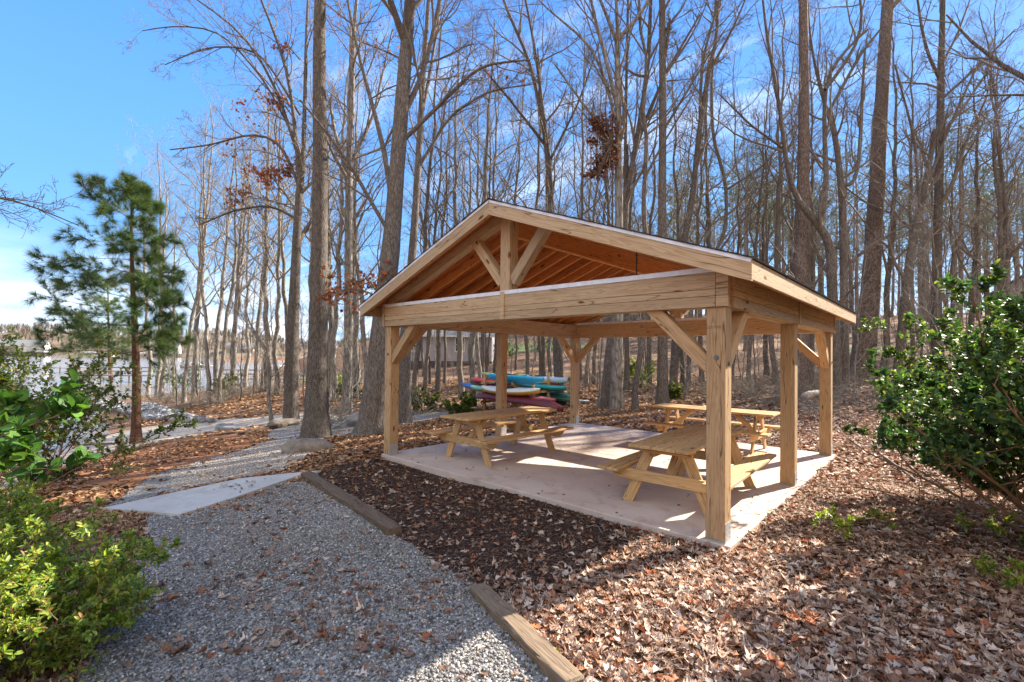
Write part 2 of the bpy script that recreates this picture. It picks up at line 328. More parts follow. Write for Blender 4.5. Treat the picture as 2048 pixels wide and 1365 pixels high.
def m_ground():
    m, n, b = mat('forest_floor', .9, .15); v = coords(n)
    wob = N(n, 'ShaderNodeVectorMath', operation='ADD'); nn = N(n, 'ShaderNodeTexNoise'); nn.inputs['Scale'].default_value = 9; n.links.new(v, nn.inputs['Vector']); sc_ = N(n, 'ShaderNodeVectorMath', operation='SCALE'); sc_.inputs['Scale'].default_value = .12
    n.links.new(nn.outputs[1], sc_.inputs[0]); n.links.new(v, wob.inputs[0]); n.links.new(sc_.outputs[0], wob.inputs[1])
    k = voro(n, wob.outputs[0], 13); hs = N(n, 'ShaderNodeSeparateXYZ'); n.links.new(k.outputs['Color'], hs.inputs[0])
    r = ramp(n, [(.05, .028, .017), (.16, .085, .045), (.28, .16, .09), (.36, .25, .17), (.42, .33, .25)], [0, .3, .55, .8, 1]); n.links.new(hs.outputs[0], r.inputs[0])
    k2 = voro(n, wob.outputs[0], 29); h2 = N(n, 'ShaderNodeSeparateXYZ'); n.links.new(k2.outputs['Color'], h2.inputs[0]); r2 = ramp(n, [(.06, .035, .02), (.3, .17, .1), (.4, .3, .2)]); n.links.new(h2.outputs[0], r2.inputs[0])
    c = mixc_(n, .4, r.outputs[0], r2.outputs[0])
    big = noise(n, v, .35, 5, .6); rb = ramp(n, [(.75, .7, .68), (1.15, 1.1, 1.05)], [.35, .65]); n.links.new(big, rb.inputs[0]); c = mixc_(n, 1., c, rb.outputs[0], 'MULTIPLY')
    n.links.new(c, b.inputs['Base Color']); h = mth(n, 'ADD', hs.outputs[1], mth(n, 'MULTIPLY', k.outputs['Distance'], -.7)); h = mth(n, 'ADD', h, mth(n, 'MULTIPLY', h2.outputs[1], .5)); bump(n, h, .035, 1, b); return m
M_GROUND = m_ground()
def m_stones(name, cols, scale, bd=.012, dirt=None, pos=None):
    m, n, b = mat(name, .85, .3); v = coords(n); k = voro(n, v, scale); hs = N(n, 'ShaderNodeSeparateXYZ'); n.links.new(k.outputs['Color'], hs.inputs[0])
    r = ramp(n, cols, pos); n.links.new(hs.outputs[0], r.inputs[0]); c = r.outputs[0]
    if dirt:
        g = noise(n, v, .8, 6, .65); rg = ramp(n, [(0, 0, 0), (1, 1, 1)], [.5, .66]); n.links.new(g, rg.inputs[0]); c = mixc_(n, mth(n, 'MULTIPLY', rg.outputs[0], .75), c, dirt)
    n.links.new(c, b.inputs['Base Color']); h = mth(n, 'ADD', mth(n, 'MULTIPLY', k.outputs['Distance'], -1.), mth(n, 'MULTIPLY', hs.outputs[1], .4)); bump(n, h, bd, 1, b); return m
G_COLS = [(.1, .095, .09), (.19, .18, .17), (.28, .265, .25), (.39, .375, .35), (.55, .53, .49)]
M_GRAVEL = m_stones('gravel', G_COLS, 42, .014, (.2, .15, .11), [0, .3, .6, .85, 1])
M_MULCH = m_stones('dark_mulch', [(.028, .018, .014), (.05, .03, .023), (.09, .052, .038)], 45, .02, (.05, .03, .022))
M_CLAY = m_stones('red_clay', [(.3, .11, .045), (.4, .165, .07), (.35, .19, .1)], 30, .01, (.36, .17, .08))
M_SAND = m_stones('pale_gravel', [(.34, .27, .2), (.5, .42, .34), (.6, .53, .45)], 20, .008, (.36, .25, .17))
def m_vcol(name, rough=.8, spec=.2, trans=0, scale=60, var=.25, bmpd=0, tcol=None):
    m, n, b = mat(name, rough, spec); a = N(n, 'ShaderNodeVertexColor'); a.layer_name = 'Col'; v = coords(n); g = noise(n, v, scale, 3)
    r = ramp(n, [(1-var,)*3, (1+var,)*3], [.3, .7]); n.links.new(g, r.inputs[0]); c = mixc_(n, 1., a.outputs[0], r.outputs[0], 'MULTIPLY'); n.links.new(c, b.inputs['Base Color'])
    if bmpd: bump(n, g, bmpd, 1, b)
    if trans:
        o = n.nodes['Material Output']; t = N(n, 'ShaderNodeBsdfTranslucent'); ms = N(n, 'ShaderNodeMixShader'); ms.inputs[0].default_value = trans
        n.links.new(c if tcol is None else mixc_(n, 1., c, tcol, 'MULTIPLY'), t.inputs[0]); n.links.new(b.outputs[0], ms.inputs[1]); n.links.new(t.outputs[0], ms.inputs[2]); n.links.new(ms.outputs[0], o.inputs[0])
    return m
M_LEAF = m_vcol('dry_leaf', .7, .25, .2, 45, .2)
M_DEAD = m_vcol('russet_leaf', .75, .2, .35, 30, .2)
M_GREEN = m_vcol('green_leaf', .38, .45, .42, 40, .2, tcol=(1.6, 1.7, .7))
M_GLOSS = m_vcol('glossy_leaf', .5, .22, .28, 40, .2, tcol=(1.8, 2.0, .8))
M_NEEDLE = m_vcol('pine_needle', .5, .3, .3, 10, .2)
M_PEB = m_vcol('pebble', .85, .3, 0, 60, .3, .002)
M_CHIP = m_vcol('mulch_chip', .9, .15, 0, 60, .3)
def m_bark(name, cols, vs=(13, 13, 2.2), sc=2.4, bd=.03, lichen=0):
    m, n, b = mat(name, .9, .15); v = coords(n, vs, rnd=True); k = voro(n, v, sc, 'DISTANCE_TO_EDGE'); g = noise(n, v, 2.5, 6, .65, .5)
    r = ramp(n, cols, [.25, .5, .75]); n.links.new(g, r.inputs[0]); c = r.outputs[0]
    rk = ramp(n, [(.45, .43, .42), (1, 1, 1)], [0, .18]); n.links.new(k.outputs['Distance'], rk.inputs[0]); c = mixc_(n, 1., c, rk.outputs[0], 'MULTIPLY')
    if lichen:
        lv = coords(n, (3, 3, 1.2), rnd=True); l = noise(n, lv, 2.2, 5, .7); rl = ramp(n, [(0, 0, 0), (1, 1, 1)], [.52, .62]); n.links.new(l, rl.inputs[0]); c = mixc_(n, mth(n, 'MULTIPLY', rl.outputs[0], lichen), c, (.42, .43, .4))
    oi = N(n, 'ShaderNodeObjectInfo'); rr = ramp(n, [(.75, .72, .7), (1.15, 1.12, 1.1)]); n.links.new(oi.outputs['Random'], rr.inputs[0]); c = mixc_(n, 1., c, rr.outputs[0], 'MULTIPLY')
    n.links.new(c, b.inputs['Base Color']); h = mth(n, 'ADD', mth(n, 'MINIMUM', k.outputs['Distance'], .25), mth(n, 'MULTIPLY', g, .3)); bump(n, h, bd, 1, b); return m
B_OAK = m_bark('oak_bark', [(.1, .085, .073), (.2, .175, .155), (.31, .28, .255)], lichen=.15)
B_GREY = m_bark('grey_bark', [(.16, .145, .13), (.27, .25, .225), (.38, .355, .325)], (5, 5, 1), 2, .012, .35)
B_PINE = m_bark('pine_bark', [(.13, .1, .085), (.23, .18, .155), (.34, .275, .245)], (8, 8, 2.4), 2, .03)
B_YPINE = m_bark('young_pine_bark', [(.09, .045, .03), (.17, .09, .06), (.24, .15, .11)], (14, 14, 5), 2, .02)
B_TWIG = simple('twig_bark', (.2, .165, .135), .85, .15, 0, .2, 3)
B_TWIGG = simple('pale_twig_bark', (.28, .245, .205), .85, .15, 0, .2, 3)
B_STEM = simple('shrub_stem', (.22, .14, .09), .85, .15, 0, .2, 20)

# ------------------------------------------------------------------ ground sheets
def PX(lst): return [tuple(gnd(u, v)[:2]) for u, v in lst]
def edge_noise(poly, step=.25, amp=.05, seed=0):
    r = random.Random(seed); o = []
    for i in range(len(poly)):
        a = Vector(poly[i]); b = Vector(poly[(i+1) % len(poly)]); n = max(1, int((b-a).length/step)); nn = Vector((-(b-a).y, (b-a).x)); nn = nn.normalized() if nn.length > 0 else nn
        for k in range(n): o.append(tuple(a+(b-a)*(k/n)+nn*r.uniform(-amp, amp)))
    return o
def drape(name, poly, off, material, sp=.3, amp=.05, seed=0, **tg):
    pl = edge_noise(poly, sp, amp, seed) if amp else poly
    A = np.array(pl); x0, y0 = A.min(0); x1, y1 = A.max(0); gx, gy = np.meshgrid(np.arange(x0, x1, sp), np.arange(y0, y1, sp)); gx = gx.ravel(); gy = gy.ravel(); k = inpoly(gx, gy, pl)
    pts = [Vector(p) for p in pl]+[Vector((a, b)) for a, b in zip(gx[k], gy[k])]
    vs, es, fs, *_ = delaunay_2d_cdt(pts, [], [list(range(len(pl)))], 1, 1e-4)
    V = np.array([(v.x, v.y) for v in vs]); z = H(V[:, 0], V[:, 1])+off
    me = npmesh(name, np.c_[V, z], np.array([f for f in fs if len(f) == 3]), smooth=True)
    # all faces up
    bm = bmesh.new(); bm.from_mesh(me); bmesh.ops.recalc_face_normals(bm, faces=bm.faces)
    if sum(f.normal.z for f in bm.faces) < 0: bmesh.ops.reverse_faces(bm, faces=bm.faces)
    bm.to_mesh(me); bm.free()
    return tag(link(name, me, material), **tg)
# terrain: polar sheet centred under the camera, dense where the camera sees it
rr_ = np.r_[0.05, np.geomspace(.5, 420, 300)]; aa = np.linspace(0, 2*np.pi, 721)[:-1]
gx = CAM[0]+rr_[:, None]*np.cos(aa)[None]; gy = CAM[1]+rr_[:, None]*np.sin(aa)[None]
gz = H(gx, gy); gz = np.where(np.hypot(gx-CAM[0], gy-CAM[1]) > 330, np.minimum(gz, 12), gz)
i = np.arange(len(rr_)-1)[:, None]*720; j = np.arange(720)[None]; q = np.stack([i+j, i+720+j, i+720+(j+1) % 720, i+(j+1) % 720], 2).reshape(-1, 4)
tag(link('ground', npmesh('ground', np.c_[gx.ravel(), gy.ravel(), gz.ravel()], [q, np.array([list(range(720))[::1]])[:, ::-1]][:1], smooth=True), M_GROUND), kind='structure')

GRAV_POLY = [(1.2, -6.6), (.25, -3.05), (-.1, -2.62), (-1.15, -2.2), (-1.9, -2.1), (-2.75, -1.98), (-6.0, -1.55), (-6.6, -2.4), (-6.1, -3.6), (-5.0, -3.75), (-3.6, -4.2), (-2.3, -4.6), (-1.2, -5.5), (-.6, -6.8)]
GRAV_POLY = [(p[0], p[1]) for p in GRAV_POLY]
MID_POLY = PX([(240, 1012), (470, 968), (600, 948), (700, 905), (655, 893), (640, 880), (560, 890), (470, 905), (400, 935), (300, 965)])
MID_POLY = PX([(215, 1020), (360, 985), (560, 945), (620, 915), (650, 880), (760, 858), (880, 838), (960, 838), (960, 829), (860, 824), (720, 828), (600, 845), (540, 862), (530, 885), (480, 905), (400, 925), (300, 955), (250, 985)])
MULCH_POLY = [(-6.6, -.9), (-6.35, .3), (-6.1, .1), (-3, .1), (-.3, .1), (.2, -.3), (-.5, -1.3), (-1.1, -2.25), (-1.9, -2.1), (-2.75, -1.98), (-6.0, -1.5)]
CLAY_POLY = PX([(120, 935), (260, 905), (420, 872), (470, 868), (560, 880), (500, 895), (420, 925), (330, 950), (280, 975), (120, 980)])
SAND_POLY = PX([(0, 985), (150, 935), (230, 908), (300, 890), (420, 866), (560, 850), (680, 826), (600, 826), (480, 838), (380, 842), (250, 862), (130, 893), (0, 930)])
drape('sandy_shore_path', SAND_POLY, .012, M_SAND, .4, .08, 4, kind='structure')
drape('clay_bank', CLAY_POLY, .02, M_CLAY, .3, .12, 3, kind='structure')
drape('gravel_path', MID_POLY, .028, M_GRAVEL, .25, .1, 2, kind='structure')
drape('gravel_yard', GRAV_POLY, .03, M_GRAVEL, .15, .04, 1, kind='structure')
drape('mulch_bed', MULCH_POLY, .022, M_MULCH, .15, .05, 5, kind='structure')
# lawns on the slope
M_GRASS = m_stones('lawn_grass', [(.05, .09, .02), (.1, .15, .035), (.16, .17, .06)], 9, .03, (.22, .2, .08))
for k, pl in enumerate(([(960, 706), (1180, 700), (1190, 690), (1100, 684), (980, 692)], [(1640, 725), (1780, 712), (1780, 690), (1640, 700)], [(470, 772), (640, 765), (640, 758), (500, 762)])):
    drape('lawn', PX(pl), .05, M_GRASS, 1.2, .3, 20+k, kind='structure')

# water
m, n, b = mat('lake_water', .14, .45); b.inputs['Base Color'].default_value = (.19, .145, .105, 1); b.inputs['IOR'].default_value = 1.33
v = coords(n, (1, 1, 1)); g = noise(n, v, 1.6, 5, .6); bump(n, g, .05, 1, b)
bm = bmesh.new()
W0 = CAM+0*R0
for k in range(1):
    vs = [bm.verts.new(tuple(np.r_[(CAM+R0*a+F0*c)[:2], WATER])) for a, c in ((-900, -60), (-7, -60), (-7, 44), (420, 160), (420, 760), (-900, 760))]; bm.faces.new(vs)
tag(link('lake', bmmesh(bm), m), kind='structure')

# ------------------------------------------------------------------ slab and pad
bm = bmesh.new()
for x0, x1 in ((-6.2, -3.023), (-3.017, .06)):
    for y0, y1 in ((-.02, 2.997), (3.003, 6.25)): box_bm(bm, x0, x1, y0, y1, -.16, 0, .008)
box_bm(bm, -6.19, .05, -.01, 6.24, -.2, -.01)
tag(link('concrete_slab', bmmesh(bm), M_SLAB), kind='structure')
def polyslab(name, pts, ztop, th, material, **tg):
    bm = bmesh.new(); a = [bm.verts.new((p[0], p[1], ztop[i])) for i, p in enumerate(pts)]; bb = [bm.verts.new((p[0], p[1], ztop[i]-th)) for i, p in enumerate(pts)]
    f = bm.faces.new(a); bm.faces.new(bb[::-1]); n_ = len(pts)
    for i in range(n_): bm.faces.new((a[i], bb[i], bb[(i+1) % n_], a[(i+1) % n_]))
    bmesh.ops.recalc_face_normals(bm, faces=bm.faces[:]); bmesh.ops.triangulate(bm, faces=[f]); return tag(link(name, bmmesh(bm), material), **tg)
pad = [onz(u, v, z) for u, v, z in [(205, 1016, -.33), (360, 1034, -.27), (480, 995, -.23), (598, 951, -.17), (642, 941, -.15), (575, 947, -.19), (480, 957, -.24), (380, 978, -.3)]]
pz = [max(p[2], hz(p)+.06) for p in pad]
polyslab('concrete_walk', pad, pz, .12, M_PAD, kind='structure')

# ------------------------------------------------------------------ pavilion
PV = empty('picnic_pavilion', (-3.07, 3.08, 0), 0, 'open timber picnic pavilion with gabled shingle roof on six square posts', 'pavilion')
def bx(name, x0, x1, y0, y1, z0, z1, material, parent=PV, bev=.004, axis=None):
    """axis aligned timber with local x along its longest side"""
    L = [x1-x0, y1-y0, z1-z0]; ax = L.index(max(L)) if axis is None else axis
    c = Vector(((x0+x1)/2, (y0+y1)/2, (z0+z1)/2)); X = Vector([1. if i == ax else 0. for i in range(3)]); Z = Vector((0, 0, 1)) if ax != 2 else Vector((0, 1, 0)); Y = Z.cross(X)
    d = [abs(Vector(L).dot(Vector([abs(t) for t in a]))) for a in (X, Y, Z)]
    bm = bmesh.new(); box_bm(bm, -d[0]/2, d[0]/2, -d[1]/2, d[1]/2, -d[2]/2, d[2]/2, min(bev, min(d)/3)); o = link(name, bmmesh(bm), material, parent)
    o.matrix_basis = Matrix.Translation(-parent.location) @ frame(c, X, Y, Z); return o
PW = .19; XL, YB = -6.145, 6.17; HB = 2.392; BT = 2.742; XC = -3.0725
def child(o, par):      # attach o under par keeping place
    Mw = (o.parent.matrix_basis if o.parent else Matrix.Identity(4)) @ o.matrix_basis if o.parent else o.matrix_basis.copy()
    o.parent = par; o.matrix_basis = (PV.matrix_basis @ par.matrix_basis).inverted() @ Mw
posts = {}
for sx, x0 in (('L', XL), ('R', -PW)):
    for sy, y0 in (('F', 0), ('M', 2.985), ('B', YB-PW)):
        p = bx('post', x0, x0+PW, y0, y0+PW, .022, HB-.001, W_POST, bev=.007); posts[sx+sy] = p
        bm = bmesh.new(); box_bm(bm, x0-.004, x0+PW+.004, y0+.01, y0+PW-.01, .001, .02)
        for xx in (x0-.005, x0+PW+.001):
            box_bm(bm, xx, xx+.004, y0+.012, y0+PW-.012, .02, .2)
            for k in range(6):
                r = bmesh.ops.create_cone(bm, cap_ends=True, segments=8, radius1=.007, radius2=.005, depth=.006)
                s = 1 if xx > x0 else -1
                for vv in r['verts']: vv.co = Vector(((xx+.002)+s*(vv.co.z+.004), y0+.05+.09*(k % 2)+vv.co.x, .05+.05*(k//2)+vv.co.y))
        br = link('post_base', bmmesh(bm), M_GALV, PV); br.location = -PV.location; bpy.context.view_layer.update(); child(br, p)
def bolt(c, axis, par):
    bm = bmesh.new()
    for rr, d, o in ((.026, .005, 0), (.014, .018, .008)):
        r = bmesh.ops.create_cone(bm, cap_ends=True, segments=12 if rr > .02 else 6, radius1=rr, radius2=rr, depth=d)
        for vv in r['verts']: vv.co.z += o
    o = link('bolt', bmmesh(bm), M_BOLT, PV); z = Vector(axis); x = Vector((0, 0, 1)); y = z.cross(x)
    o.matrix_basis = Matrix.Translation(-PV.location) @ frame(c, x, y, z); child(o, par)
# beams
def beam_run(axis, a0, a1, inner0, inner1, face, out_dir, nm):
    """a0..a1 along axis; inner core; face boards on the outer side"""
    def B(n_, s0, s1, t0, t1, z0, z1, m_=W_BEAM, par=PV, bev=.003):
        return bx(n_, s0, s1, t0, t1, z0, z1, m_, par, bev, 0) if axis == 0 else bx(n_, t0, t1, s0, s1, z0, z1, m_, par, bev, 1)
    core = B(nm, a0, a1, inner0, inner1, HB, BT, W_BEAM)
    mid = (a0+a1)/2; t0, t1 = (face-.038, face) if out_dir < 0 else (face, face+.038)
    for s0, s1 in ((a0-.04, mid-.002), (mid+.002, a1-.09), (a1-.086, a1+.036)):
        for z0, z1 in ((HB-.001, 2.501), (2.505, 2.573), (2.577, BT+.001)): child(B('facing_board', s0, s1, t0, t1, z0, z1), core)
    e0, e1 = (t0-.018, t0-.001) if out_dir < 0 else (t1+.001, t1+.018)
    child(B('cleat', mid-.04, mid+.04, e0, e1, HB-.002, BT+.05), core)
    if axis == 0: child(B('cleat', a0-.042, a0+.03, e0, e1, HB-.002, BT+.035), core)
    return core
fb = beam_run(0, XL, 0, 0, PW, 0, -1, 'front_beam'); bb_ = beam_run(0, XL, 0, YB-PW, YB, YB, 1, 'rear_beam')
beam_run(1, PW+.001, YB-PW-.001, -PW, 0, 0, 1, 'side_beam'); beam_run(1, PW+.001, YB-PW-.001, XL, XL+PW, XL, -1, 'side_beam')
for y0, y1 in ((-.043, PW+.002), (YB-PW-.002, YB+.043)): bx('flashing', XL-.044, .04, y0, y1, BT+.004, BT+.062, M_WHITE)
# roof geometry
SL = .372; ZA = 4.042; XE = 3.372
def ztop(dx): return ZA-SL*abs(dx)
cs = 1/math.sqrt(1+SL*SL); YF, YR = -.3, YB+.3
def slope_member(name, side, y, th, depth, d0, d1, material, zoff=0, bev=.002, parent=PV, plumb=True):
    """board following one roof slope: upper edge on the roof line - zoff, from |dx|=d0 to d1, plumb cut ends"""
    X = Vector((side*cs, 0, -SL*cs)); Z = Vector((side*SL*cs, 0, cs)); Y = Z.cross(X)
    L0 = d0/cs; L1 = d1/cs; h = depth
    k = SL
    poly = [(L0+0, 0), (L1, 0), (L1-k*h, -h), (L0-k*h, -h)] if plumb else [(L0, 0), (L1, 0), (L1, -h), (L0, -h)]
    # plumb cut: vertical line in local frame has direction (SL*cs.. ) -> dx/dz = -(-k)
    poly = [(L0, 0), (L1, 0), (L1+k*h*1, -h), (L0+k*h, -h)] if plumb else poly
    bm = bmesh.new(); prism_bm(bm, poly, th, bev); o = link(name, bmmesh(bm), material, parent)
    org = Vector((XC, y, ZA-zoff)); o.matrix_basis = Matrix.Translation(-parent.location) @ frame(org, X, Y, Z); return o
RD = .14; TH = .011
ys = np.linspace(YF+.06, YR-.06, 18)
for y in ys:
    for s in (-1, 1): slope_member('rafter', s, y, .038, RD, .02, XE-.002, W_RAFT, TH+.002)
for y in (YF-.019, YR+.019):
    for s in (-1, 1): slope_member('barge_board', s, y, .036, .19, .0, XE+.036, W_BEAM, 0)
bx('ridge_board', XC-.019, XC+.019, YF+.002, YR-.002, ZA-.16, ZA-.02, W_RAFT, axis=1)
bx('ridge_beam', XC-.045, XC+.045, PW+.002, YB-PW-.002, ZA-.42, ZA-.162, W_RAFT, axis=1)
for s in (-1, 1):
    # sheathing panels with joints, drip edge, shingle courses
    yy = np.linspace(YF+.002, YR-.002, 4)
    bm = bmesh.new()
    X = Vector((s*cs, 0, -SL*cs)); Z = Vector((s*SL*cs, 0, cs)); Y = Z.cross(X); LT = (XE)/cs
    for a, b_ in zip(yy[:-1], yy[1:]):
        for c0 in (0.005, 1.22, 2.44):
            c1 = min(c0+1.216, LT); sy = 1 if Y.y > 0 else -1
            box_bm(bm, c0, c1, min(sy*(a+.002), sy*(b_-.002)), max(sy*(a+.002), sy*(b_-.002)), -TH, 0)
    o = link('roof_sheathing', bmmesh(bm), W_PLY, PV); o.matrix_basis = Matrix.Translation(-PV.location) @ frame(Vector((XC, 0, ZA)), X, Y, Z)
    bm = bmesh.new(); k = 0; c = 0.; rg = random.Random(5+s)
    while c < LT+.03:
        c1 = min(c+.145, LT+.045); y0, y1 = YF-.055, YR+.055; nseg = 22
        ye = [y0+(y1-y0)*t/nseg+(rg.uniform(-.06, .06) if 0 < t < nseg else rg.uniform(-.012, .004)) for t in range(nseg+1)]
        for t in range(nseg):
            lo_, hi_ = sorted((sy*(ye[t]+.002), sy*(ye[t+1]-.002))); dz = rg.uniform(0, .003)
            r = bmesh.ops.create_cube(bm, size=1)
            for vv in r['verts']:
                e = vv.co.x+.5; vv.co = Vector((c+(c1-c+.01)*e, lo_+(hi_-lo_)*(vv.co.y+.5), .006+(.006+dz+.009*e if vv.co.z > 0 else 0)))
        c += .14; k += 1
    o = link('shingles', bmmesh(bm), M_SHING, PV); o.matrix_basis = Matrix.Translation(-PV.location) @ frame(Vector((XC, 0, ZA)), X, Y, Z)
    for y0, y1 in ((YF-.045, YF-.001), (YR+.001, YR+.045)):
        bm = bmesh.new(); l_, h_ = sorted((sy*y0, sy*y1)); box_bm(bm, .0, LT+.04, l_, h_, .0015, .0055); yo = y0 if y0 < 0 else y1-.003; l_, h_ = sorted((sy*yo, sy*(yo+.003))); box_bm(bm, .0, LT+.04, l_, h_, -.03, .002)
        o = link('drip_edge', bmmesh(bm), M_WHITE, PV); o.matrix_basis = Matrix.Translation(-PV.location) @ frame(Vector((XC, 0, ZA)), X, Y, Z)
    xf = XC+s*(XE+.001); x0, x1 = sorted((xf, xf+s*.036)); bx('fascia_board', x0, x1, YF-.036, YR+.036, ztop(XE)-.2, ztop(XE)-.014, W_BEAM, axis=1)
bm = bmesh.new()
for k in range(22):
    y = YF-.05+(YR-YF+.1)*k/22
    for s in (-1, 1):
        r = bmesh.ops.create_cube(bm, size=1)
        for vv in r['verts']:
            t = vv.co.x+.5; vv.co = Vector((XC+s*.15*t, y+.002+.305*(vv.co.y+.5), ZA+.024-SL*.15*t+(.006 if vv.co.z > 0 else 0)+.003*(vv.co.y+.5)))
o = link('ridge_cap', bmmesh(bm), M_SHING, PV); o.location = -PV.location
# gable trusses: chords, king post, struts
for y in (.095, YB-.095):
    for s in (-1, 1): slope_member('truss_chord', s, y, .14, .145, .0, XE-.32, W_BEAM, .016)
    bx('king_post', XC-.093, XC+.093, y-.093, y+.093, BT+.063, ZA-.165, W_BEAM, axis=2)
    for s in (-1, 1):
        a = Vector((XC+s*.10, y, BT+.19)); b_ = Vector((XC+s*.66, y, ztop(.66)-.2)); member('strut', a, b_+(b_-a).normalized()*.08, .135, .14, W_BEAM, PV, bev=.003)
# knee braces at the four corner posts
def brace(px_, py_, dx, dy, par):
    """px_,py_ : face of the post; direction along beam"""
    d = Vector((dx, dy, 0)); a = Vector((px_, py_, HB-.6)); b_ = Vector((px_, py_, HB))+d*.6
    u = (b_-a).normalized(); side = Vector((-dy, dx, 0)); Z = u.cross(side); Z = Z if Z.z > 0 else -Z
    bm = bmesh.new(); L = (b_-a).length; h = .07
    # plumb cut on the post side, level cut at the beam
    poly = [(-h, -h)if False else (h*-1, -h), (L+h, -h), (L-h, h), (h, h)]
    Y = Z.cross(u)
    prism_bm(bm, poly, .137, .003); o = link('brace', bmmesh(bm), W_POST, PV); off = -Z*h*0
    o.matrix_basis = Matrix.Translation(-PV.location) @ frame(a-Vector((0, 0, 0)), u, Y, Z); return o
for kx, x0, sx in (('L', XL, 1), ('R', -PW, -1)):
    for ky, y0, sy in (('F', 0, 1), ('B', YB-PW, -1)):
        xf = x0+PW if sx > 0 else x0; yf = y0+PW if sy > 0 else y0
        brace(xf, y0+PW/2, sx, 0, None); brace(x0+PW/2, yf, 0, sy, None)
        p = posts[kx+ky]
        bolt((x0+PW/2+.01, y0-.003 if sy > 0 else y0+PW+.003, HB-.52), (0, -sy, 0), p); bolt((x0+PW+.003 if sx < 0 else x0-.003, y0+PW/2, HB-.58), (-sx, 0, 0), p)
tcv = bpy.data.curves.new('stamp', 'FONT'); tcv.body = '2255 PRIME'; tcv.size = .042; tcv.extrude = .0004; tcv.align_x = 'LEFT'
to_ = bpy.data.objects.new('tmp', tcv); COL.objects.link(to_); bpy.context.view_layer.update(); tme = bpy.data.meshes.new_from_object(to_.evaluated_get(bpy.context.evaluated_depsgraph_get())); bpy.data.objects.remove(to_)
st_ = link('stamp', tme, simple('faded_ink', (.2, .14, .1), .9, .1, 0, .3, 60), PV); tme.transform(Matrix.Scale(.72, 4, (1, 0, 0))); st_.matrix_basis = Matrix.Translation(-PV.location) @ frame(Vector((-PW+.004, -.0012, 2.17)), Vector((1, 0, 0)), Vector((0, 0, 1)), Vector((0, -1, 0))); child(st_, posts['RF'])
member('tie_rod', (-1.3, .6, 2.82), (-1.3, .6, 3.35), .012, .012, M_DARKM, PV, upv=(0, 1, 0), bev=0)

# ------------------------------------------------------------------ picnic tables
def make_table(loc, rz, label):
    T = empty('picnic_table', loc, rz, label, 'picnic table', 'picnic tables on the slab')
    def B(name, x0, x1, y0, y1, z0, z1, par=T, axis=1):
        c = Vector(((x0+x1)/2, (y0+y1)/2, (z0+z1)/2)); X = Vector((0, 1, 0)) if axis == 1 else Vector((1, 0, 0)); Z = Vector((0, 0, 1)); Y = Z.cross(X)
        dx, dy, dz = (y1-y0, x1-x0, z1-z0) if axis == 1 else (x1-x0, y1-y0, z1-z0)
        bm = bmesh.new(); box_bm(bm, -dx/2, dx/2, -dy/2, dy/2, -dz/2, dz/2, .006); o = link(name, bmmesh(bm), W_TABLE, par)
        M_ = frame(c, X, Y, Z); o.matrix_basis = M_ if par is T else par.matrix_basis.inverted() @ M_; return o
    top = None; L = 1.22
    tt = B('tabletop', -.37, -.226, -L, L, .762, .8); 
    for k in range(1, 5): B('plank', -.37+k*.149, -.226+k*.149, -L+random.Random(k).uniform(-.004, .004), L, .762, .8, tt)
    for s in (-1, 1):
        bn = B('bench', min(s*.52, s*.658), max(s*.52, s*.658), -L, L, .432, .47); B('plank', min(s*.663, s*.80), max(s*.663, s*.80), -L+.003, L, .432, .47, bn)
    for ye, si in ((-.88, -1), (.88, 1)):
        # cross members: table bearer, seat bearer with chamfered ends
        for nm, hw, z0, z1, yo in (('tabletop_bearer', .35, .672, .7615, .0), ('seat_bearer', .77, .295, .4315, .0)):
            bm = bmesh.new(); ch = (z1-z0)*.8; prism_bm(bm, [(-hw+ch, z0), (hw-ch, z0), (hw, z0+ch*.9), (hw, z1), (-hw, z1), (-hw, z0+ch*.9)], .038, .003)
            o = link(nm, bmmesh(bm), W_TABLE, T); o.location = (0, ye+si*.04, 0)
        for s in (-1, 1):
            a = Vector((s*.53, ye, 0)); b_ = Vector((s*.2, ye, .76)); u = (b_-a).normalized(); Z = u.cross(Vector((0, 1, 0))); Y = Z.cross(u); t = math.tan(math.asin(abs(u.x))); h = .0685
            sg = 1 if Z.x*s > 0 else 1
            k = (u.x/u.z)*Z.z-Z.x  # level cut slope
            kk = -Z.z/u.z
            bm = bmesh.new(); L2 = (b_-a).length; prism_bm(bm, [(kk*-h, -h), (L2+kk*-h, -h), (L2+kk*h, h), (kk*h, h)], .038, .003)
            o = link('leg', bmmesh(bm), W_TABLE, T); o.matrix_basis = frame(a+Vector((0, 0, .001)), u, Y, Z)
        a = Vector((0, ye-si*.03, .36)); b_ = Vector((0, ye-si*.46, .755)); u = (b_-a).normalized(); Y = Vector((1, 0, 0)); Z = u.cross(Y)
        bm = bmesh.new(); prism_bm(bm, [(0, -.044), ((b_-a).length, -.044), ((b_-a).length, .044), (0, .044)], .086, .003); o = link('diagonal_brace', bmmesh(bm), W_TABLE, T); o.matrix_basis = frame(a, u, Y, Z)
    return T
make_table((-4.6, 1.6, 0), rad(0), 'picnic table by the front left post with its far end in the sun')
make_table((-.94, 1.56, 0), rad(2.5), 'nearest picnic table half hidden behind the big front right post')
make_table((-2.0, 5.35, 0), rad(-88), 'rearmost picnic table set across the back edge of the slab in full sun')

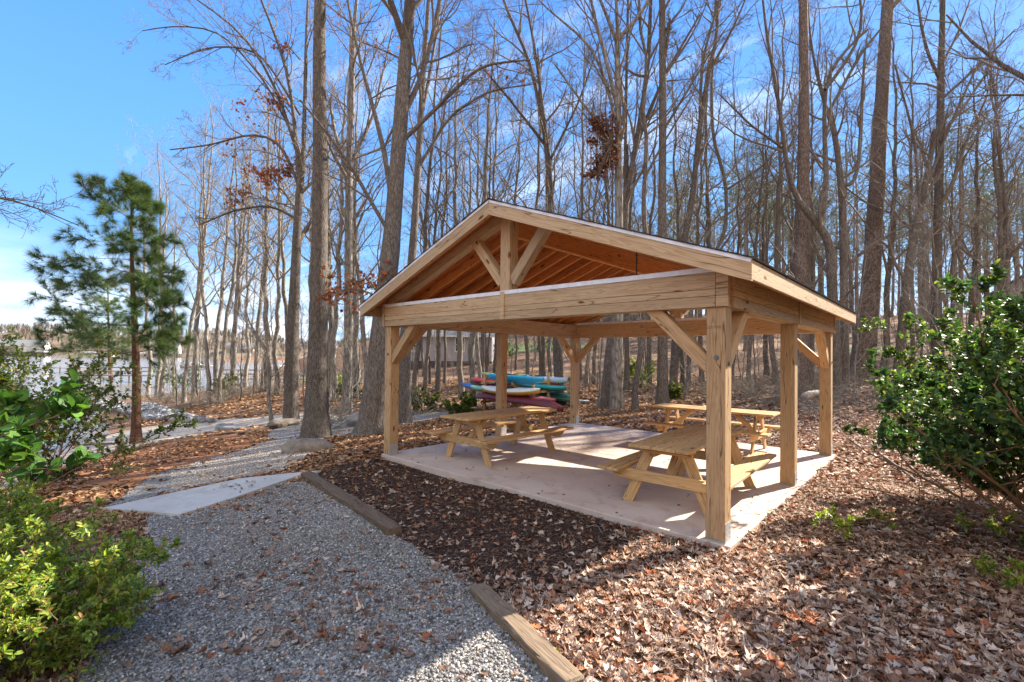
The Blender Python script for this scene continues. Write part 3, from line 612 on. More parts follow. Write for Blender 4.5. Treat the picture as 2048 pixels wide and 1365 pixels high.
# ------------------------------------------------------------------ landscape timbers, logs, boulders
def timber(u0, v0, u1, v1, wd, ht, label, mat_=W_OLD, nm='landscape_timber', z0=.0, z1=.0):
    a = gnd(u0, v0); b_ = gnd(u1, v1); a = Vector((a[0], a[1], hz(a)+ht/2-.02+z0)); b_ = Vector((b_[0], b_[1], hz(b_)+ht/2-.02+z1))
    d = (b_-a); L = d.length; X = d.normalized(); Z = (Vector((0, 0, 1))-X*X.z).normalized(); Y = Z.cross(X); r = random.Random(int(u0))
    bm = bmesh.new(); box_bm(bm, 0, L, -wd/2, wd/2, -ht/2, ht/2, .012)
    bmesh.ops.subdivide_edges(bm, edges=[e for e in bm.edges if e.calc_length() > L*.5], cuts=14)
    for vv in bm.verts: vv.co += Vector((r.uniform(-.004, .004), r.uniform(-.006, .006), r.uniform(-.005, .005)))
    o = link(nm, bmmesh(bm), mat_); o.matrix_world = frame(a, X, Y, Z); return tag(o, label, 'timber', 'timbers edging the gravel')
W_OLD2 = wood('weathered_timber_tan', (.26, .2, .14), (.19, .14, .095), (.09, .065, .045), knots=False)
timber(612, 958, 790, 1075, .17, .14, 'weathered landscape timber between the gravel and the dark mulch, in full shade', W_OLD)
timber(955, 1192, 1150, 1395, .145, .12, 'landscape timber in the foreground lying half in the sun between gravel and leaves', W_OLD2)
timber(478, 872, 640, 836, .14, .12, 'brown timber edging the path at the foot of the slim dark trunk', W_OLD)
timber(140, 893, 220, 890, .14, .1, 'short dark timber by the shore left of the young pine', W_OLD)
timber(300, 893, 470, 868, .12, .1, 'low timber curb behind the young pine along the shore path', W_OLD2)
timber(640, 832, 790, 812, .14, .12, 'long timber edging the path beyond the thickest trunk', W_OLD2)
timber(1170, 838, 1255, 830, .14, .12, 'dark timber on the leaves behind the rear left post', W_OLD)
M_ROCK = simple('boulder_rock', (.24, .2, .16), .9, .2, 0, .35, 5, .03)
M_ROCKG = simple('grey_rock', (.33, .32, .31), .9, .2, 0, .35, 4, .03)
def rock_bm(sx, sy, sz, seed, sub=3):
    bm = bmesh.new(); bmesh.ops.create_icosphere(bm, subdivisions=sub, radius=1); r = np.random.RandomState(seed); pl = r.normal(0, 1, (9, 3)); pl /= np.linalg.norm(pl, axis=1)[:, None]; dd = r.uniform(.62, .95, 9)
    for vv in bm.verts:
        c = np.array(vv.co)
        for n_, d_ in zip(pl, dd):
            t = c@n_
            if t > d_: c = c-n_*(t-d_)
        c = c*(1+.03*np.sin(c[[1, 2, 0]]*9+seed)); vv.co = Vector((c[0]*sx, c[1]*sy, c[2]*sz))
    return bm
def boulder(u, v, sx, sy, sz, rz, label, seed, m_=M_ROCK, grp=None):
    p = gnd(u, v); bm = rock_bm(sx, sy, sz, seed); o = link('boulder', bmmesh(bm, smooth=False), m_); o.location = (p[0], p[1], hz(p)+sz*.35); o.rotation_euler = (0, 0, rz); return tag(o, label, 'boulder', grp)
boulder(613, 905, .62, .3, .24, YAW+.25, 'long flat brown boulder lying at the foot of the tall straight trunk', 3)
boulder(452, 862, .5, .3, .25, YAW-.2, 'grey boulder by the shore path right of the young pine', 5, M_ROCKG)
boulder(575, 852, .8, .4, .22, YAW, 'low dark boulder beside the slim dark trunk', 7)
boulder(372, 842, .6, .35, .35, .3, 'pale boulder at the end of the stone bank near the lake', 9, M_ROCKG)
boulder(720, 852, .5, .4, .35, 1., 'dark boulder leaning against the thick leaning trunk', 12, M_ROCKG)
boulder(655, 842, .7, .35, .2, YAW, 'flat grey boulder beside the thin trunk behind the path', 14, M_ROCKG)

# ------------------------------------------------------------------ trees
def rs(pts, n):
    pts = np.asarray(pts, float); s = np.r_[0, np.cumsum(np.linalg.norm(np.diff(pts[:, :3], axis=0), axis=1))]; t = np.linspace(0, s[-1], n)
    o = np.stack([np.interp(t, s, pts[:, i]) for i in range(pts.shape[1])], 1)
    for _ in range(2): o[1:-1] = (o[:-2]+2*o[1:-1]+o[2:])/4
    return o
def kids(P, R, k, t0, t1, ang, asd, lf, m, up, wig, rf, rng, minr, Lref=None, tp=.22):
    N_, n = P.shape[:2]; T = np.gradient(P, axis=1); T /= np.linalg.norm(T, axis=2)[..., None]+1e-9
    L = np.linalg.norm(np.diff(P, axis=1), axis=2).sum(1) if Lref is None else np.full(N_, Lref)
    t = (np.arange(k)[None]+rng.uniform(0, 1, (N_, k)))/k; t = t0+(t1-t0)*t; x = t*(n-1); i = np.minimum(x.astype(int), n-2); f = (x-i)[..., None]; a = np.arange(N_)[:, None]
    B = P[a, i]*(1-f)+P[a, i+1]*f; D = T[a, i]*(1-f)+T[a, i+1]*f; rb = R[a, i]*(1-f[..., 0])+R[a, i+1]*f[..., 0]
    ref = np.where(np.abs(D[..., 2:3]) > .9, np.array([1., 0, 0]), np.array([0, 0, 1.])); A = np.cross(D, ref); A /= np.linalg.norm(A, axis=2)[..., None]+1e-9; C = np.cross(D, A)
    ph = (np.arange(k)*2.4)[None]+rng.uniform(0, 6.28, (N_, 1))+rng.normal(0, .5, (N_, k)); th = rng.normal(ang, asd, (N_, k))
    d = np.cos(th)[..., None]*D+np.sin(th)[..., None]*(np.cos(ph)[..., None]*A+np.sin(ph)[..., None]*C)
    l = L[:, None]*lf*(1-.55*(t-t0)/(t1-t0+1e-6))*rng.uniform(.65, 1.3, (N_, k)); B = B.reshape(-1, 3); d = d.reshape(-1, 3); l = l.ravel(); M_ = len(B)
    r0 = np.minimum(np.maximum(rb.ravel()*rf*rng.uniform(.7, 1.15, M_), minr), rb.ravel()*.95+.001)
    Q = np.zeros((M_, m, 3)); Q[:, 0] = B; step = (l/(m-1))[:, None]
    for q in range(1, m):
        d = d+rng.normal(0, wig, d.shape)+np.array([0, 0, up]); d /= np.linalg.norm(d, axis=1)[:, None]; Q[:, q] = Q[:, q-1]+d*step
    rr = r0[:, None]*np.linspace(1, tp, m)[None]; return Q, np.maximum(rr, minr*.6)
def crown_levels(P, R, rng, spec, minr=.006):
    """spec: list of (k,t0,t1,ang,lf,m,up,wig,rf)"""
    parts = []; tips = None
    for li, (k, t0, t1, ang, lf, m_, up, wig, rf) in enumerate(spec):
        P, R = kids(P, R, k, t0, t1, ang, .22, lf, m_, up, wig, rf, rng, minr); parts.append(tubes(P, R, [6, 4, 3, 3, 3][li])); tips = (P, R)
    return parts, tips
DEC = [(13, .42, 1., .75, .30, 9, .07, .13, .55), (7, .2, 1., .7, .45, 7, .05, .16, .6), (6, .15, 1., .65, .5, 5, .04, .2, .6), (5, .1, 1., .6, .55, 4, .03, .22, .65)]
def flare(P, R):
    R = R.copy(); h = P[:, 2]-P[0, 2]; R *= 1+.42*np.exp(-h/.28); return R
def solid(name, parts, material, par, smooth=True):
    V, F, c = merge(parts); return link(name, npmesh(name, V, F, c, smooth), material, par)
def mk_tree(name, label, cat, trunk, stems, spec, seed, bark, twig, loc, group=None, minr=.006, fringe=None, lref=None):
    """trunk (n,4) world pts+radius, stems list of (n,4); children in local space of the root empty"""
    rng = np.random.default_rng(seed); root = empty(name, tuple(loc), 0, label, cat, group); o = np.array(loc)
    tp = []; P1 = []; R1 = []
    tr = rs(trunk, 26); tP = tr[:, :3]-o; tR = flare(tP, tr[:, 3]); tR = tR*(1+rng.normal(0, .015, len(tR)))
    tp.append(tubes(tP[None], tR[None], 14, .02, rng)); 
    for s in stems:
        q = rs(s, 14); tp.append(tubes((q[:, :3]-o)[None], q[None, :, 3], 8, .02, rng)); P1.append(q[:, :3]-o); R1.append(q[:, 3])
    solid('trunk', tp, bark, root)
    parts = []
    k = spec[0]
    if k[0]:
        Q, S = kids(tP[None], tR[None], *k[:4], .2, k[4], *k[5:], rng, minr, lref); parts.append(tubes(Q, S, 5)); Qs, Ss = [Q], [S]
    else: Qs, Ss = [], []
    if P1:
        st = np.stack(P1), np.stack(R1); Q2, S2 = kids(*st, 5, .15, 1., .6, .2, .42, spec[0][5], .05, .13, .55, rng, minr); parts.append(tubes(Q2, S2, 4)); Qs.append(Q2); Ss.append(S2)
    if Qs:
        Q = np.concatenate(Qs); S = np.concatenate(Ss)
        for li, sp in enumerate(spec[1:]):
            if P1 and li == 0:
                a, b_ = kids(*st, sp[0], *sp[1:3], sp[3], .22, sp[4]*.6, sp[5], *sp[6:], rng, minr); parts.append(tubes(a, b_, 4))
            Q, S = kids(Q, S, sp[0], sp[1], sp[2], sp[3], .22, sp[4], sp[5], *sp[6:], rng, minr)
            if P1 and li == 0: Q = np.concatenate([Q, a]); S = np.concatenate([S, b_])
            parts.append(tubes(Q, S, 3))
        solid('crown', parts, twig, root, False)
        if fringe:
            n_, palette, size = fringe; pts = Q.reshape(-1, 3); I = rng.integers(0, len(pts), n_); root['_'] = 0; del root['_']
            scatter_leaves('dead_leaves', pts[I]+rng.normal(0, .05, (n_, 3)), rng, palette, size, M_DEAD, root)
    return root, tR
def leaf_tmpl(kind, curl, rng):
    if kind == 'oak':
        w_ = [0, .05, .2, .12, .32, .15, .38, .18, .26, .1, 0]; x_ = [0, .14, .24, .33, .42, .52, .62, .72, .82, .9, 1.]
    elif kind == 'maple':
        w_ = [0, .1, .34, .2, .48, .26, .3, .12, 0]; x_ = [0, .1, .16, .32, .5, .55, .72, .8, 1.]
    else:
        w_ = [0, .2, .27, .2, 0]; x_ = [0, .25, .5, .78, 1.]
    n = len(w_); V = []; F = []
    for i in range(n):
        x = x_[i]; 
        for s in (-1, 0, 1):
            j = rng.normal(0, .02, 2) if kind != 'simple' else (0, 0); y = s*w_[i]*(1+j[0]*2)
            z = .65*(curl[0]*(y/.3)**2*.3+curl[1]*(x-.5)**2+curl[2]*y*(x-.5))+(abs(s)*.04 if kind == 'simple' else .03*math.sin(x*11+s*curl[3]))
            V.append((x-.5, y, z))
    for i in range(n-1):
        a = i*3; b_ = a+3; F += [(a, b_, b_+1, a+1), (a+1, b_+1, b_+2, a+2)]
    return np.array(V), np.array(F)
_r = np.random.default_rng(3)
OAKS = [leaf_tmpl(k, c, _r) for k, c in (('oak', (.5, .3, .4, 1)), ('oak', (-.5, -.5, -.5, 2)), ('maple', (.7, .5, .3, 1)), ('maple', (-.4, .6, .8, 3)), ('oak', (1.1, .4, .9, 2)), ('simple', (.8, .6, .5, 1)), ('simple', (1.3, -.8, -.6, 1)), ('maple', (1.2, -.5, .4, 2)))]
SMP = leaf_tmpl('simple', (.25, -.35, 0, 0), _r)
QUAD = (np.array([(-.5, 0, 0), (0, -.3, .12), (.5, 0, .03), (0, .3, -.02)]), np.array([(0, 1, 2, 3)]))
def pick(rng, pal, n):
    c = np.array([p[:3] for p in pal]); w_ = np.array([p[3] if len(p) > 3 else 1. for p in pal]); i = rng.choice(len(pal), n, p=w_/w_.sum()); return np.clip(c[i]*rng.uniform(.75, 1.25, (n, 1)), 0, 1)
def scatter_leaves(name, P, rng, pal, size, material, par, tmpl=None, frames=None):
    tmpl = tmpl or OAKS[:5]; n = len(P); k = rng.integers(0, len(tmpl), n); parts = []; C = pick(rng, pal, n); R = dir_frames(rng.normal(0, 1, (n, 3))-np.array([0, 0, .5]), rng) if frames is None else frames; S = rng.uniform(.75, 1.25, n)*size
    for t in range(len(tmpl)):
        m_ = k == t
        if m_.any(): parts.append(scatter(*tmpl[t], P[m_], R[m_], S[m_], C[m_]))
    V, F, c = merge(parts); return link(name, npmesh(name, V, F, c), material, par)
RUS = [(.46, .15, .05, 3), (.32, .1, .04, 2), (.55, .24, .1, 1), (.2, .07, .035, 1)]
def wp(pts, d, d1=None):
    n = len(pts); return np.array([[*at(u, v, d if d1 is None else d+(d1-d)*i/(n-1)), w_*(1-.2*min(1, max(0, (790-v)/260)))/2*(d if d1 is None else d+(d1-d)*i/(n-1))/FPX] for i, (u, v, w_) in enumerate(pts)])
def hero(label, pts, stems, seed, bark=None, twig=None, d=None, k1=12, t0=.5, group=None, fringe=None, dens=1., clusters=(), htop=24, name='bare_tree', cat='tree', lf=.24, minr=.0048):
    u, v, w0 = pts[0]
    if d is None: g = gnd(u, v); d = float((g-CAM)@FW)
    else: g = at(u, v, d)
    tr = wp(pts, d); loc = tr[0, :3].copy(); zg = hz(loc); loc[2] = zg; tr[0, 2] = zg-.25; tr = tr.tolist()
    last = np.array(tr[-1]); pv = np.array(tr[-2])
    if not stems or last[2] < htop:
        dd = (last[:3]-pv[:3]); dd /= np.linalg.norm(dd); dd = dd*.5+np.array([0, 0, .6]); ex = max(1., htop-last[2])
        for q in (.5, 1.): tr.append([*(last[:3]+dd*ex*q), last[3]*(1-.8*q)])
    st = []
    for s in stems:
        q = wp(s, d, d+random.Random(seed+len(st)).uniform(-1.5, 1.5)).tolist(); a = np.array(q[-1]); b_ = np.array(q[-2])
        if s[-1][1] <= 20: e = a[:3]+(a[:3]-b_[:3])/np.linalg.norm(a[:3]-b_[:3])*3.5+np.array([0, 0, 1.5]); q.append([*e, a[3]*.4])
        st.append(q)
    D = [list(x) for x in DEC]; D[0][0] = k1; D[0][1] = t0; D[0][4] = lf
    for i in (2, 3): D[i][0] = max(2, int(round(D[i][0]*dens)))
    root, _ = mk_tree(name, label, cat, tr, st, D, seed, bark or B_OAK, twig or B_TWIG, loc, group, minr, fringe)
    if clusters:
        rng = np.random.default_rng(seed+99); o_ = np.array(loc)
        for (cu, cv, ru, rv, n, su, sv) in clusters:
            c = at(cu, cv, d+rng.uniform(-.5, .5)); s = at(su, sv, d); mid = (c+s)/2+np.array([0, 0, .3]); L = rs(np.array([[*s, .03], [*mid, .02], [*c, .008]]), 8)
            Q, S = kids(L[None, :, :3], L[None, :, 3], 16, .25, 1., .8, .3, .5, 5, .02, .2, .6, rng, .005); Q2, S2 = kids(Q, S, 5, .2, 1., .7, .3, .5, 4, .02, .2, .6, rng, .004)
            br_ = solid('leafy_branch', [tubes(L[None, :, :3]-o_, L[None, :, 3], 5), tubes(Q-o_, S, 4), tubes(Q2-o_, S2, 3)], twig or B_TWIG, root, False)
            pp = Q2[:, 1:].reshape(-1, 3); n = int(n*.85); I = rng.integers(0, len(pp), max(8, n//4)); I = np.repeat(I, 4)[:n]; pp = pp[I]+rng.normal(0, .09, (len(I), 3)); scatter_leaves('dead_leaves', pp-o_, rng, RUS, .13, M_DEAD, br_)
    return root
hero('tallest straight furrowed trunk standing beside the long boulder on the gravel path', [(632, 884, 50), (634, 800, 44), (638, 600, 39), (641, 300, 34), (637, 120, 31), (641, 0, 27), (642, -150, 22)], [], 1, B_OAK, d=13.8, k1=9, t0=.62, lf=.2)
hero('slim dark trunk left of the tallest one with russet oak leaves on its low branches', [(582, 840, 30), (584, 700, 27), (592, 520, 22), (597, 400, 18), (606, 320, 14)],
     [[(606, 320, 11), (610, 200, 9), (612, 90, 8), (616, 0, 6)], [(600, 380, 9), (590, 260, 9), (580, 150, 8), (540, 40, 6), (520, 0, 5)], [(592, 300, 8), (560, 190, 7), (500, 80, 5), (430, 20, 4), (370, -10, 3)], [(597, 370, 8), (560, 280, 7), (500, 265, 5), (430, 290, 4), (340, 300, 3)], [(586, 270, 6), (530, 160, 5), (440, 60, 4), (350, 50, 3), (285, 62, 2)], [(597, 440, 7), (540, 410, 6), (470, 420, 5), (400, 450, 3)], [(600, 230, 6), (520, 100, 5), (420, 90, 4), (330, 130, 2)]],
     2, B_OAK, d=19.5, k1=6, t0=.6, htop=10, clusters=[(520, 352, 50, 30, 330, 596, 350), (470, 400, 40, 22, 200, 592, 420), (575, 345, 30, 25, 160, 602, 330), (540, 200, 60, 22, 110, 590, 240), (490, 225, 35, 18, 90, 585, 250), (555, 95, 50, 60, 70, 600, 120), (470, 300, 40, 30, 60, 588, 330)])
hero('thick dark leaning trunk rising behind the front left post, forked near the top', [(745, 868, 68), (757, 760, 56), (770, 600, 47), (784, 480, 42), (797, 300, 38), (808, 150, 33), (816, 60, 30)],
     [[(816, 70, 26), (822, 0, 22), (826, -90, 16)], [(812, 90, 20), (790, 30, 17), (776, -10, 13)], [(800, 240, 15), (838, 180, 13), (862, 90, 11), (880, 0, 8)], [(786, 420, 16), (772, 300, 12), (740, 200, 10), (705, 60, 7), (690, -20, 5)], [(797, 290, 12), (890, 200, 9), (960, 130, 7), (1060, 120, 4)], [(786, 480, 10), (700, 330, 8), (650, 260, 6), (600, 200, 4)]],
     3, B_OAK, k1=5, t0=.7, htop=14, clusters=[(650, 590, 40, 25, 150, 770, 600), (700, 570, 35, 20, 130, 772, 600), (770, 560, 60, 25, 160, 790, 560)])
hero('thin upright trunk between the tallest trunk and the thick leaning one, forked halfway', [(693, 826, 22), (697, 700, 20), (697, 500, 19), (698, 345, 17)], [[(698, 345, 13), (706, 200, 11), (704, 80, 10), (714, 0, 8)], [(697, 350, 11), (668, 260, 8), (660, 200, 6)], [(700, 330, 9), (745, 240, 7), (760, 170, 5), (785, 60, 4)]], 4, B_GREY, k1=7, t0=.5, htop=16, fringe=(120, RUS, .14))
hero('dark trunk just right of the front left post, rising behind the roof', [(808, 847, 30), (808, 700, 26), (826, 500, 19), (838, 300, 15), (846, 150, 13), (858, 0, 10)], [[(840, 330, 9), (900, 230, 7), (980, 180, 5), (1060, 170, 3)], [(842, 240, 9), (865, 120, 7), (882, 0, 6)]], 5, B_OAK, k1=9, t0=.45, htop=18, fringe=(60, RUS, .14))
hero('curving forked trunk whose base stands right of the stacked kayaks', [(1120, 808, 22), (1112, 600, 19), (1103, 420, 17), (1095, 300, 15), (1083, 220, 13)], [[(1083, 230, 11), (1060, 120, 9), (1022, 40, 7), (1005, 0, 6)], [(1088, 250, 9), (1078, 150, 8), (1060, 40, 6), (1050, 0, 5)], [(1090, 290, 8), (1020, 200, 6), (960, 130, 4)], [(1096, 330, 7), (1160, 200, 5), (1200, 80, 3)]], 6, B_OAK, d=20.5, k1=8, t0=.4, htop=15)
hero('lichen grey trunk above the roof ridge beside the brown clump of dead leaves', [(1232, 826, 26), (1236, 600, 23), (1238, 400, 20), (1236, 200, 16), (1234, 70, 12)], [[(1236, 80, 10), (1232, 0, 8), (1232, -70, 6)], [(1235, 90, 10), (1210, 20, 8), (1190, -20, 6)], [(1238, 230, 11), (1215, 130, 9), (1185, 20, 7)], [(1238, 260, 9), (1190, 90, 7), (1120, 40, 5), (1085, 15, 3)], [(1236, 80, 12), (1290, 20, 9), (1305, -10, 7)], [(1238, 300, 7), (1160, 200, 6), (1110, 130, 4)]], 7, B_GREY, d=17.5, k1=6, t0=.6, htop=12)
hero('dark broad based trunk left of the lichen grey one, forking widely above the roof', [(1212, 812, 30), (1222, 700, 24), (1248, 470, 18), (1252, 400, 18)], [[(1252, 400, 15), (1272, 290, 14), (1296, 150, 12), (1302, 0, 9)], [(1255, 380, 12), (1275, 280, 11), (1330, 150, 8), (1400, 30, 5)], [(1250, 380, 9), (1252, 200, 8), (1256, 0, 6)]], 8, B_OAK, d=18.5, k1=4, t0=.7, htop=10)
hero('straight trunk with a broken stub rising over the right roof slope', [(1325, 827, 24), (1325, 600, 20), (1324, 400, 19), (1326, 200, 18), (1324, 0, 15), (1324, -120, 12)], [[(1328, 130, 8), (1338, 60, 8), (1340, 38, 6)], [(1330, 150, 7), (1380, 80, 5), (1410, 20, 3)], [(1328, 260, 7), (1400, 140, 5), (1450, 60, 3)]], 9, B_OAK, d=17.4, k1=8, t0=.55)
hero('leaning twin stemmed tree right of the stub bearing trunk', [(1345, 803, 17), (1360, 520, 17), (1385, 400, 15), (1400, 250, 13), (1420, 130, 11)], [[(1420, 130, 9), (1438, 60, 8), (1432, 0, 6)], [(1420, 140, 8), (1460, 70, 6), (1492, 0, 4)], [(1400, 250, 9), (1402, 120, 7), (1440, 0, 5)]], 10, B_OAK, d=22, k1=6, t0=.5, htop=15)
hero('slender crooked tree behind the roof with a bent elbow at mid height', [(1376, 770, 10), (1385, 560, 10), (1453, 480, 9), (1453, 350, 8), (1425, 290, 8), (1422, 150, 7), (1440, 0, 5)], [[(1453, 380, 6), (1530, 330, 4), (1590, 250, 3)]], 11, B_OAK, d=25, k1=12, t0=.35, htop=17)
hero('tall columnar pine trunk with bare dark shaft over the right eave', [(1602, 800, 34), (1604, 600, 31), (1607, 300, 26), (1608, 150, 22), (1606, 0, 19), (1606, -120, 15)], [], 12, B_PINE, d=20.5, k1=7, t0=.75, lf=.16, name='pine_tree')
hero('leaning pale brown trunk, thickest on the right, behind the evergreen bush', [(1722, 790, 46), (1740, 600, 38), (1752, 400, 34), (1763, 200, 29), (1776, 0, 25), (1782, -100, 22)], [], 13, B_PINE, d=27, k1=6, t0=.8, lf=.16, name='pine_tree')
hero('curving fork limbed tree between the two tall pine shafts', [(1673, 820, 24), (1668, 650, 22), (1660, 480, 20), (1630, 440, 18), (1600, 410, 15)], [[(1600, 410, 13), (1572, 370, 12), (1570, 280, 10), (1552, 170, 8), (1530, 60, 6), (1525, 0, 5)], [(1640, 450, 14), (1655, 380, 12), (1648, 260, 10), (1650, 150, 8), (1700, 90, 7), (1735, 60, 5)], [(1650, 180, 10), (1690, 130, 8), (1730, 60, 7), (1720, 0, 5)], [(1570, 300, 6), (1500, 250, 5), (1440, 190, 3)]], 14, B_OAK, d=19.5, k1=5, t0=.4, htop=9)
hero('twin dark trunk with wide forks just left of the leaning pale brown trunk', [(1690, 800, 18), (1688, 560, 17), (1685, 400, 16), (1675, 300, 13), (1660, 220, 11)], [[(1685, 370, 10), (1710, 380, 9), (1720, 300, 9), (1725, 180, 7), (1730, 100, 5)], [(1678, 300, 9), (1640, 180, 7), (1620, 90, 5), (1615, 0, 4)], [(1660, 220, 8), (1720, 110, 7), (1760, 60, 5)]], 15, B_OAK, d=22, k1=6, t0=.4, htop=10)
hero('dark straight trunk right of the leaning pale brown trunk, above the evergreen bush', [(1872, 760, 20), (1874, 500, 19), (1880, 300, 17), (1882, 130, 14), (1886, 0, 10)], [[(1880, 160, 8), (1850, 100, 7), (1835, 0, 5)], [(1882, 200, 6), (1960, 130, 5), (2030, 60, 3)]], 16, B_OAK, d=24, k1=8, t0=.4, htop=18, dens=.7)
hero('leaning dark trunk group member rising rightwards behind the bush', [(1790, 740, 17), (1820, 500, 15), (1850, 380, 13), (1870, 260, 10)], [[(1850, 380, 8), (1900, 250, 6), (1960, 120, 4)], [(1840, 430, 7), (1830, 280, 6), (1790, 130, 4)]], 17, B_OAK, d=23, k1=7, t0=.4, htop=12, dens=.6)
hero('crooked slim sapling at the edge of the shore path', [(545, 842, 8), (536, 790, 7), (541, 740, 7), (528, 690, 5), (500, 650, 3)], [], 18, B_GREY, B_TWIGG, k1=12, t0=.3, htop=3.5, name='sapling', cat='sapling', lf=.5, minr=.005)
# out-of-frame trees whose limbs reach into the picture
hero('bare tree off the left edge whose thin twigs hang across the blue sky', [(-420, 900, 60), (-400, 500, 50), (-380, 200, 40), (-370, 0, 32)], [[(-390, 440, 12), (-200, 400, 9), (0, 388, 5), (60, 412, 4), (110, 430, 3), (158, 452, 2)], [(-300, 430, 7), (-100, 390, 5), (20, 396, 3), (90, 408, 2)]], 19, B_OAK, d=7.5, k1=4, t0=.8, htop=12, dens=.5)
hero('bare tree off the right edge with one crooked limb reaching into the top right sky', [(3200, 1000, 90), (3180, 500, 70), (3160, 300, 60), (3100, 0, 40)], [[(3160, 330, 34), (2900, 380, 28), (2500, 300, 22), (2200, 230, 16), (2048, 160, 11), (1995, 142, 10), (1975, 110, 9), (1945, 92, 8), (1910, 62, 6), (1893, 30, 4)], [(2200, 230, 9), (2080, 190, 7), (2000, 190, 5), (1900, 195, 3)]], 20, B_OAK, d=6, k1=2, t0=.85, htop=8, dens=.6)
# brown clump of dead leaves held in the branches
rng = np.random.default_rng(5); c = at(1203, 290, 17.3); P = []
for (bu, bv, br1, br2, bn) in ((1195, 250, 16, 14, 210), (1210, 262, 18, 12, 200), (1186, 283, 10, 8, 90), (1217, 285, 14, 14, 180), (1222, 310, 14, 18, 260), (1205, 325, 20, 14, 300), (1196, 345, 16, 10, 160), (1180, 352, 14, 6, 50), (1200, 235, 22, 8, 60), (1226, 250, 12, 20, 60)):
    q = rng.normal(0, .6, (bn, 3)); P.append(at(bu, bv, 17.3)-c+(q[:, :1]*br1*R0+q[:, 1:2]*br2*Z0+q[:, 2:]*.5*br1*F0)*17.3/FPX)
P = np.concatenate(P)
rt = empty('leaf_clump', tuple(c), 0, 'ragged brown clump of dead leaves caught against the lichen grey trunk', 'leaf clump')
scatter_leaves('leaves', P, rng, [(.26, .11, .06, 3), (.34, .17, .1, 1), (.14, .06, .04, 2)], .12, M_DEAD, rt)
sp = rng.normal(0, 1, (60, 3)); sp /= np.linalg.norm(sp, axis=1)[:, None]; L_ = np.stack([np.array([.35, .1, 0])*(1-t)+sp*np.array([.8, .8, 1.4])*t for t in np.linspace(0, 1, 5)], 1); solid('twigs', [tubes(L_, np.full(L_.shape[:2], .008), 3)], B_TWIG, rt, False)

# background trees: variants whose meshes are shared
def variant(seed, h, r, k1, t0, lean=.03, lf=.26, pine=False):
    rng = np.random.default_rng(seed); n = 22; t = np.linspace(0, 1, n); a = rng.uniform(0, 6.28); cur = np.cumsum(rng.normal(0, .012 if pine else .03, (n, 2)), 0)*h/n*3
    P = np.c_[lean*h*t*math.cos(a)+cur[:, 0], lean*h*t*math.sin(a)+cur[:, 1], -.25+(h+.25)*t]; R = r*(1-.85*t**1.2); P[0, :2] = P[1, :2]; R = flare(P, R)
    tm = npmesh('trunk', *tubes(P[None], R[None], 8, .02, rng)[:2], smooth=True)
    if pine:
        Q, S = kids(P[None], R[None], 30, t0, .99, 1.25, .2, .17, 6, .06, .12, .35, rng, .012, h); parts = [tubes(Q, S, 4)]; Q, S = kids(Q, S, 6, .3, 1., .7, .2, .45, 4, .06, .15, .5, rng, .008); parts.append(tubes(Q, S, 3)); V, F, _ = merge(parts); cm = npmesh('crown', V, F)
        pts = Q[:, 1:].reshape(-1, 3); D = np.repeat(Q[:, -1]-Q[:, 0], Q.shape[1]-1, 0); k = rng.uniform(0, 1, len(pts)) < .85; nm = needles(pts[k], D[k], rng, .36, 15, .015, ((.1, .15, .06, 2), (.16, .21, .08, 1.5), (.07, .11, .05, 2), (.22, .21, .1, .8))); return tm, cm, nm
    parts = []; D = [list(x) for x in DEC]; D[0][0] = k1; D[0][1] = t0; D[0][4] = lf; D[2][0] = 5; D[3][0] = 4
    Q, S = kids(P[None], R[None], *D[0][:4], .2, *D[0][4:], rng, .012); parts.append(tubes(Q, S, 5))
    for sp_ in D[1:]: Q, S = kids(Q, S, *sp_[:4], .22, *sp_[4:], rng, .0045); parts.append(tubes(Q, S, 3))
    V, F, _ = merge(parts); return tm, npmesh('crown', V, F), None
def needles(P, D, rng, ln, k, wd=.006, pal=((.05, .085, .03, 2), (.09, .12, .04, 1), (.035, .06, .025, 2), (.14, .13, .06, .6))):
    n = len(P); D = D/np.linalg.norm(D, axis=1)[:, None]+np.array([0, 0, .15]); P2 = np.repeat(P, k, 0); d = np.repeat(D, k, 0)*1.0+rng.normal(0, .62, (n*k, 3)); d /= np.linalg.norm(d, axis=1)[:, None]; l = rng.uniform(.6, 1.1, (n*k, 1))*ln
    s = np.cross(d, rng.normal(0, 1, d.shape)); s /= np.linalg.norm(s, axis=1)[:, None]; tip = P2+d*l; tip[:, 2] -= l[:, 0]*.12; V = np.stack([P2-s*wd, P2+s*wd, tip], 1).reshape(-1, 3); C = np.repeat(pick(rng, pal, n*k), 3, 0)
    return npmesh('needles', V, np.arange(len(V)).reshape(-1, 3), C)
def setmat(vs, a, b_, c_=M_NEEDLE):
    for tm, cm, nm in vs: tm.materials.append(a); cm.materials.append(b_); nm and nm.materials.append(c_)
VT = [variant(100+i, h, r, k1, t0) for i, (h, r, k1, t0) in enumerate([(19, .12, 15, .3), (21, .14, 17, .35), (17, .09, 15, .25), (20, .105, 15, .4), (18, .16, 17, .25), (22, .13, 16, .4)])]; setmat(VT, B_OAK, B_TWIG)
VG = [variant(120+i, h, r, k1, t0) for i, (h, r, k1, t0) in enumerate([(18, .14, 15, .3), (20, .17, 16, .35), (15, .1, 14, .25)])]; setmat(VG, B_GREY, B_TWIGG)
VS = [variant(140+i, h, r, k1, t0, .08, .34) for i, (h, r, k1, t0) in enumerate([(7, .05, 12, .25), (9, .06, 14, .2), (5, .035, 12, .2)])]; setmat(VS, B_GREY, B_TWIGG)
VP = [variant(160+i, h, r, 0, t0, .02, pine=True) for i, (h, r, t0) in enumerate([(21, .2, .55), (18, .17, .5), (23, .22, .6)])]; setmat(VP, B_PINE, B_TWIG)
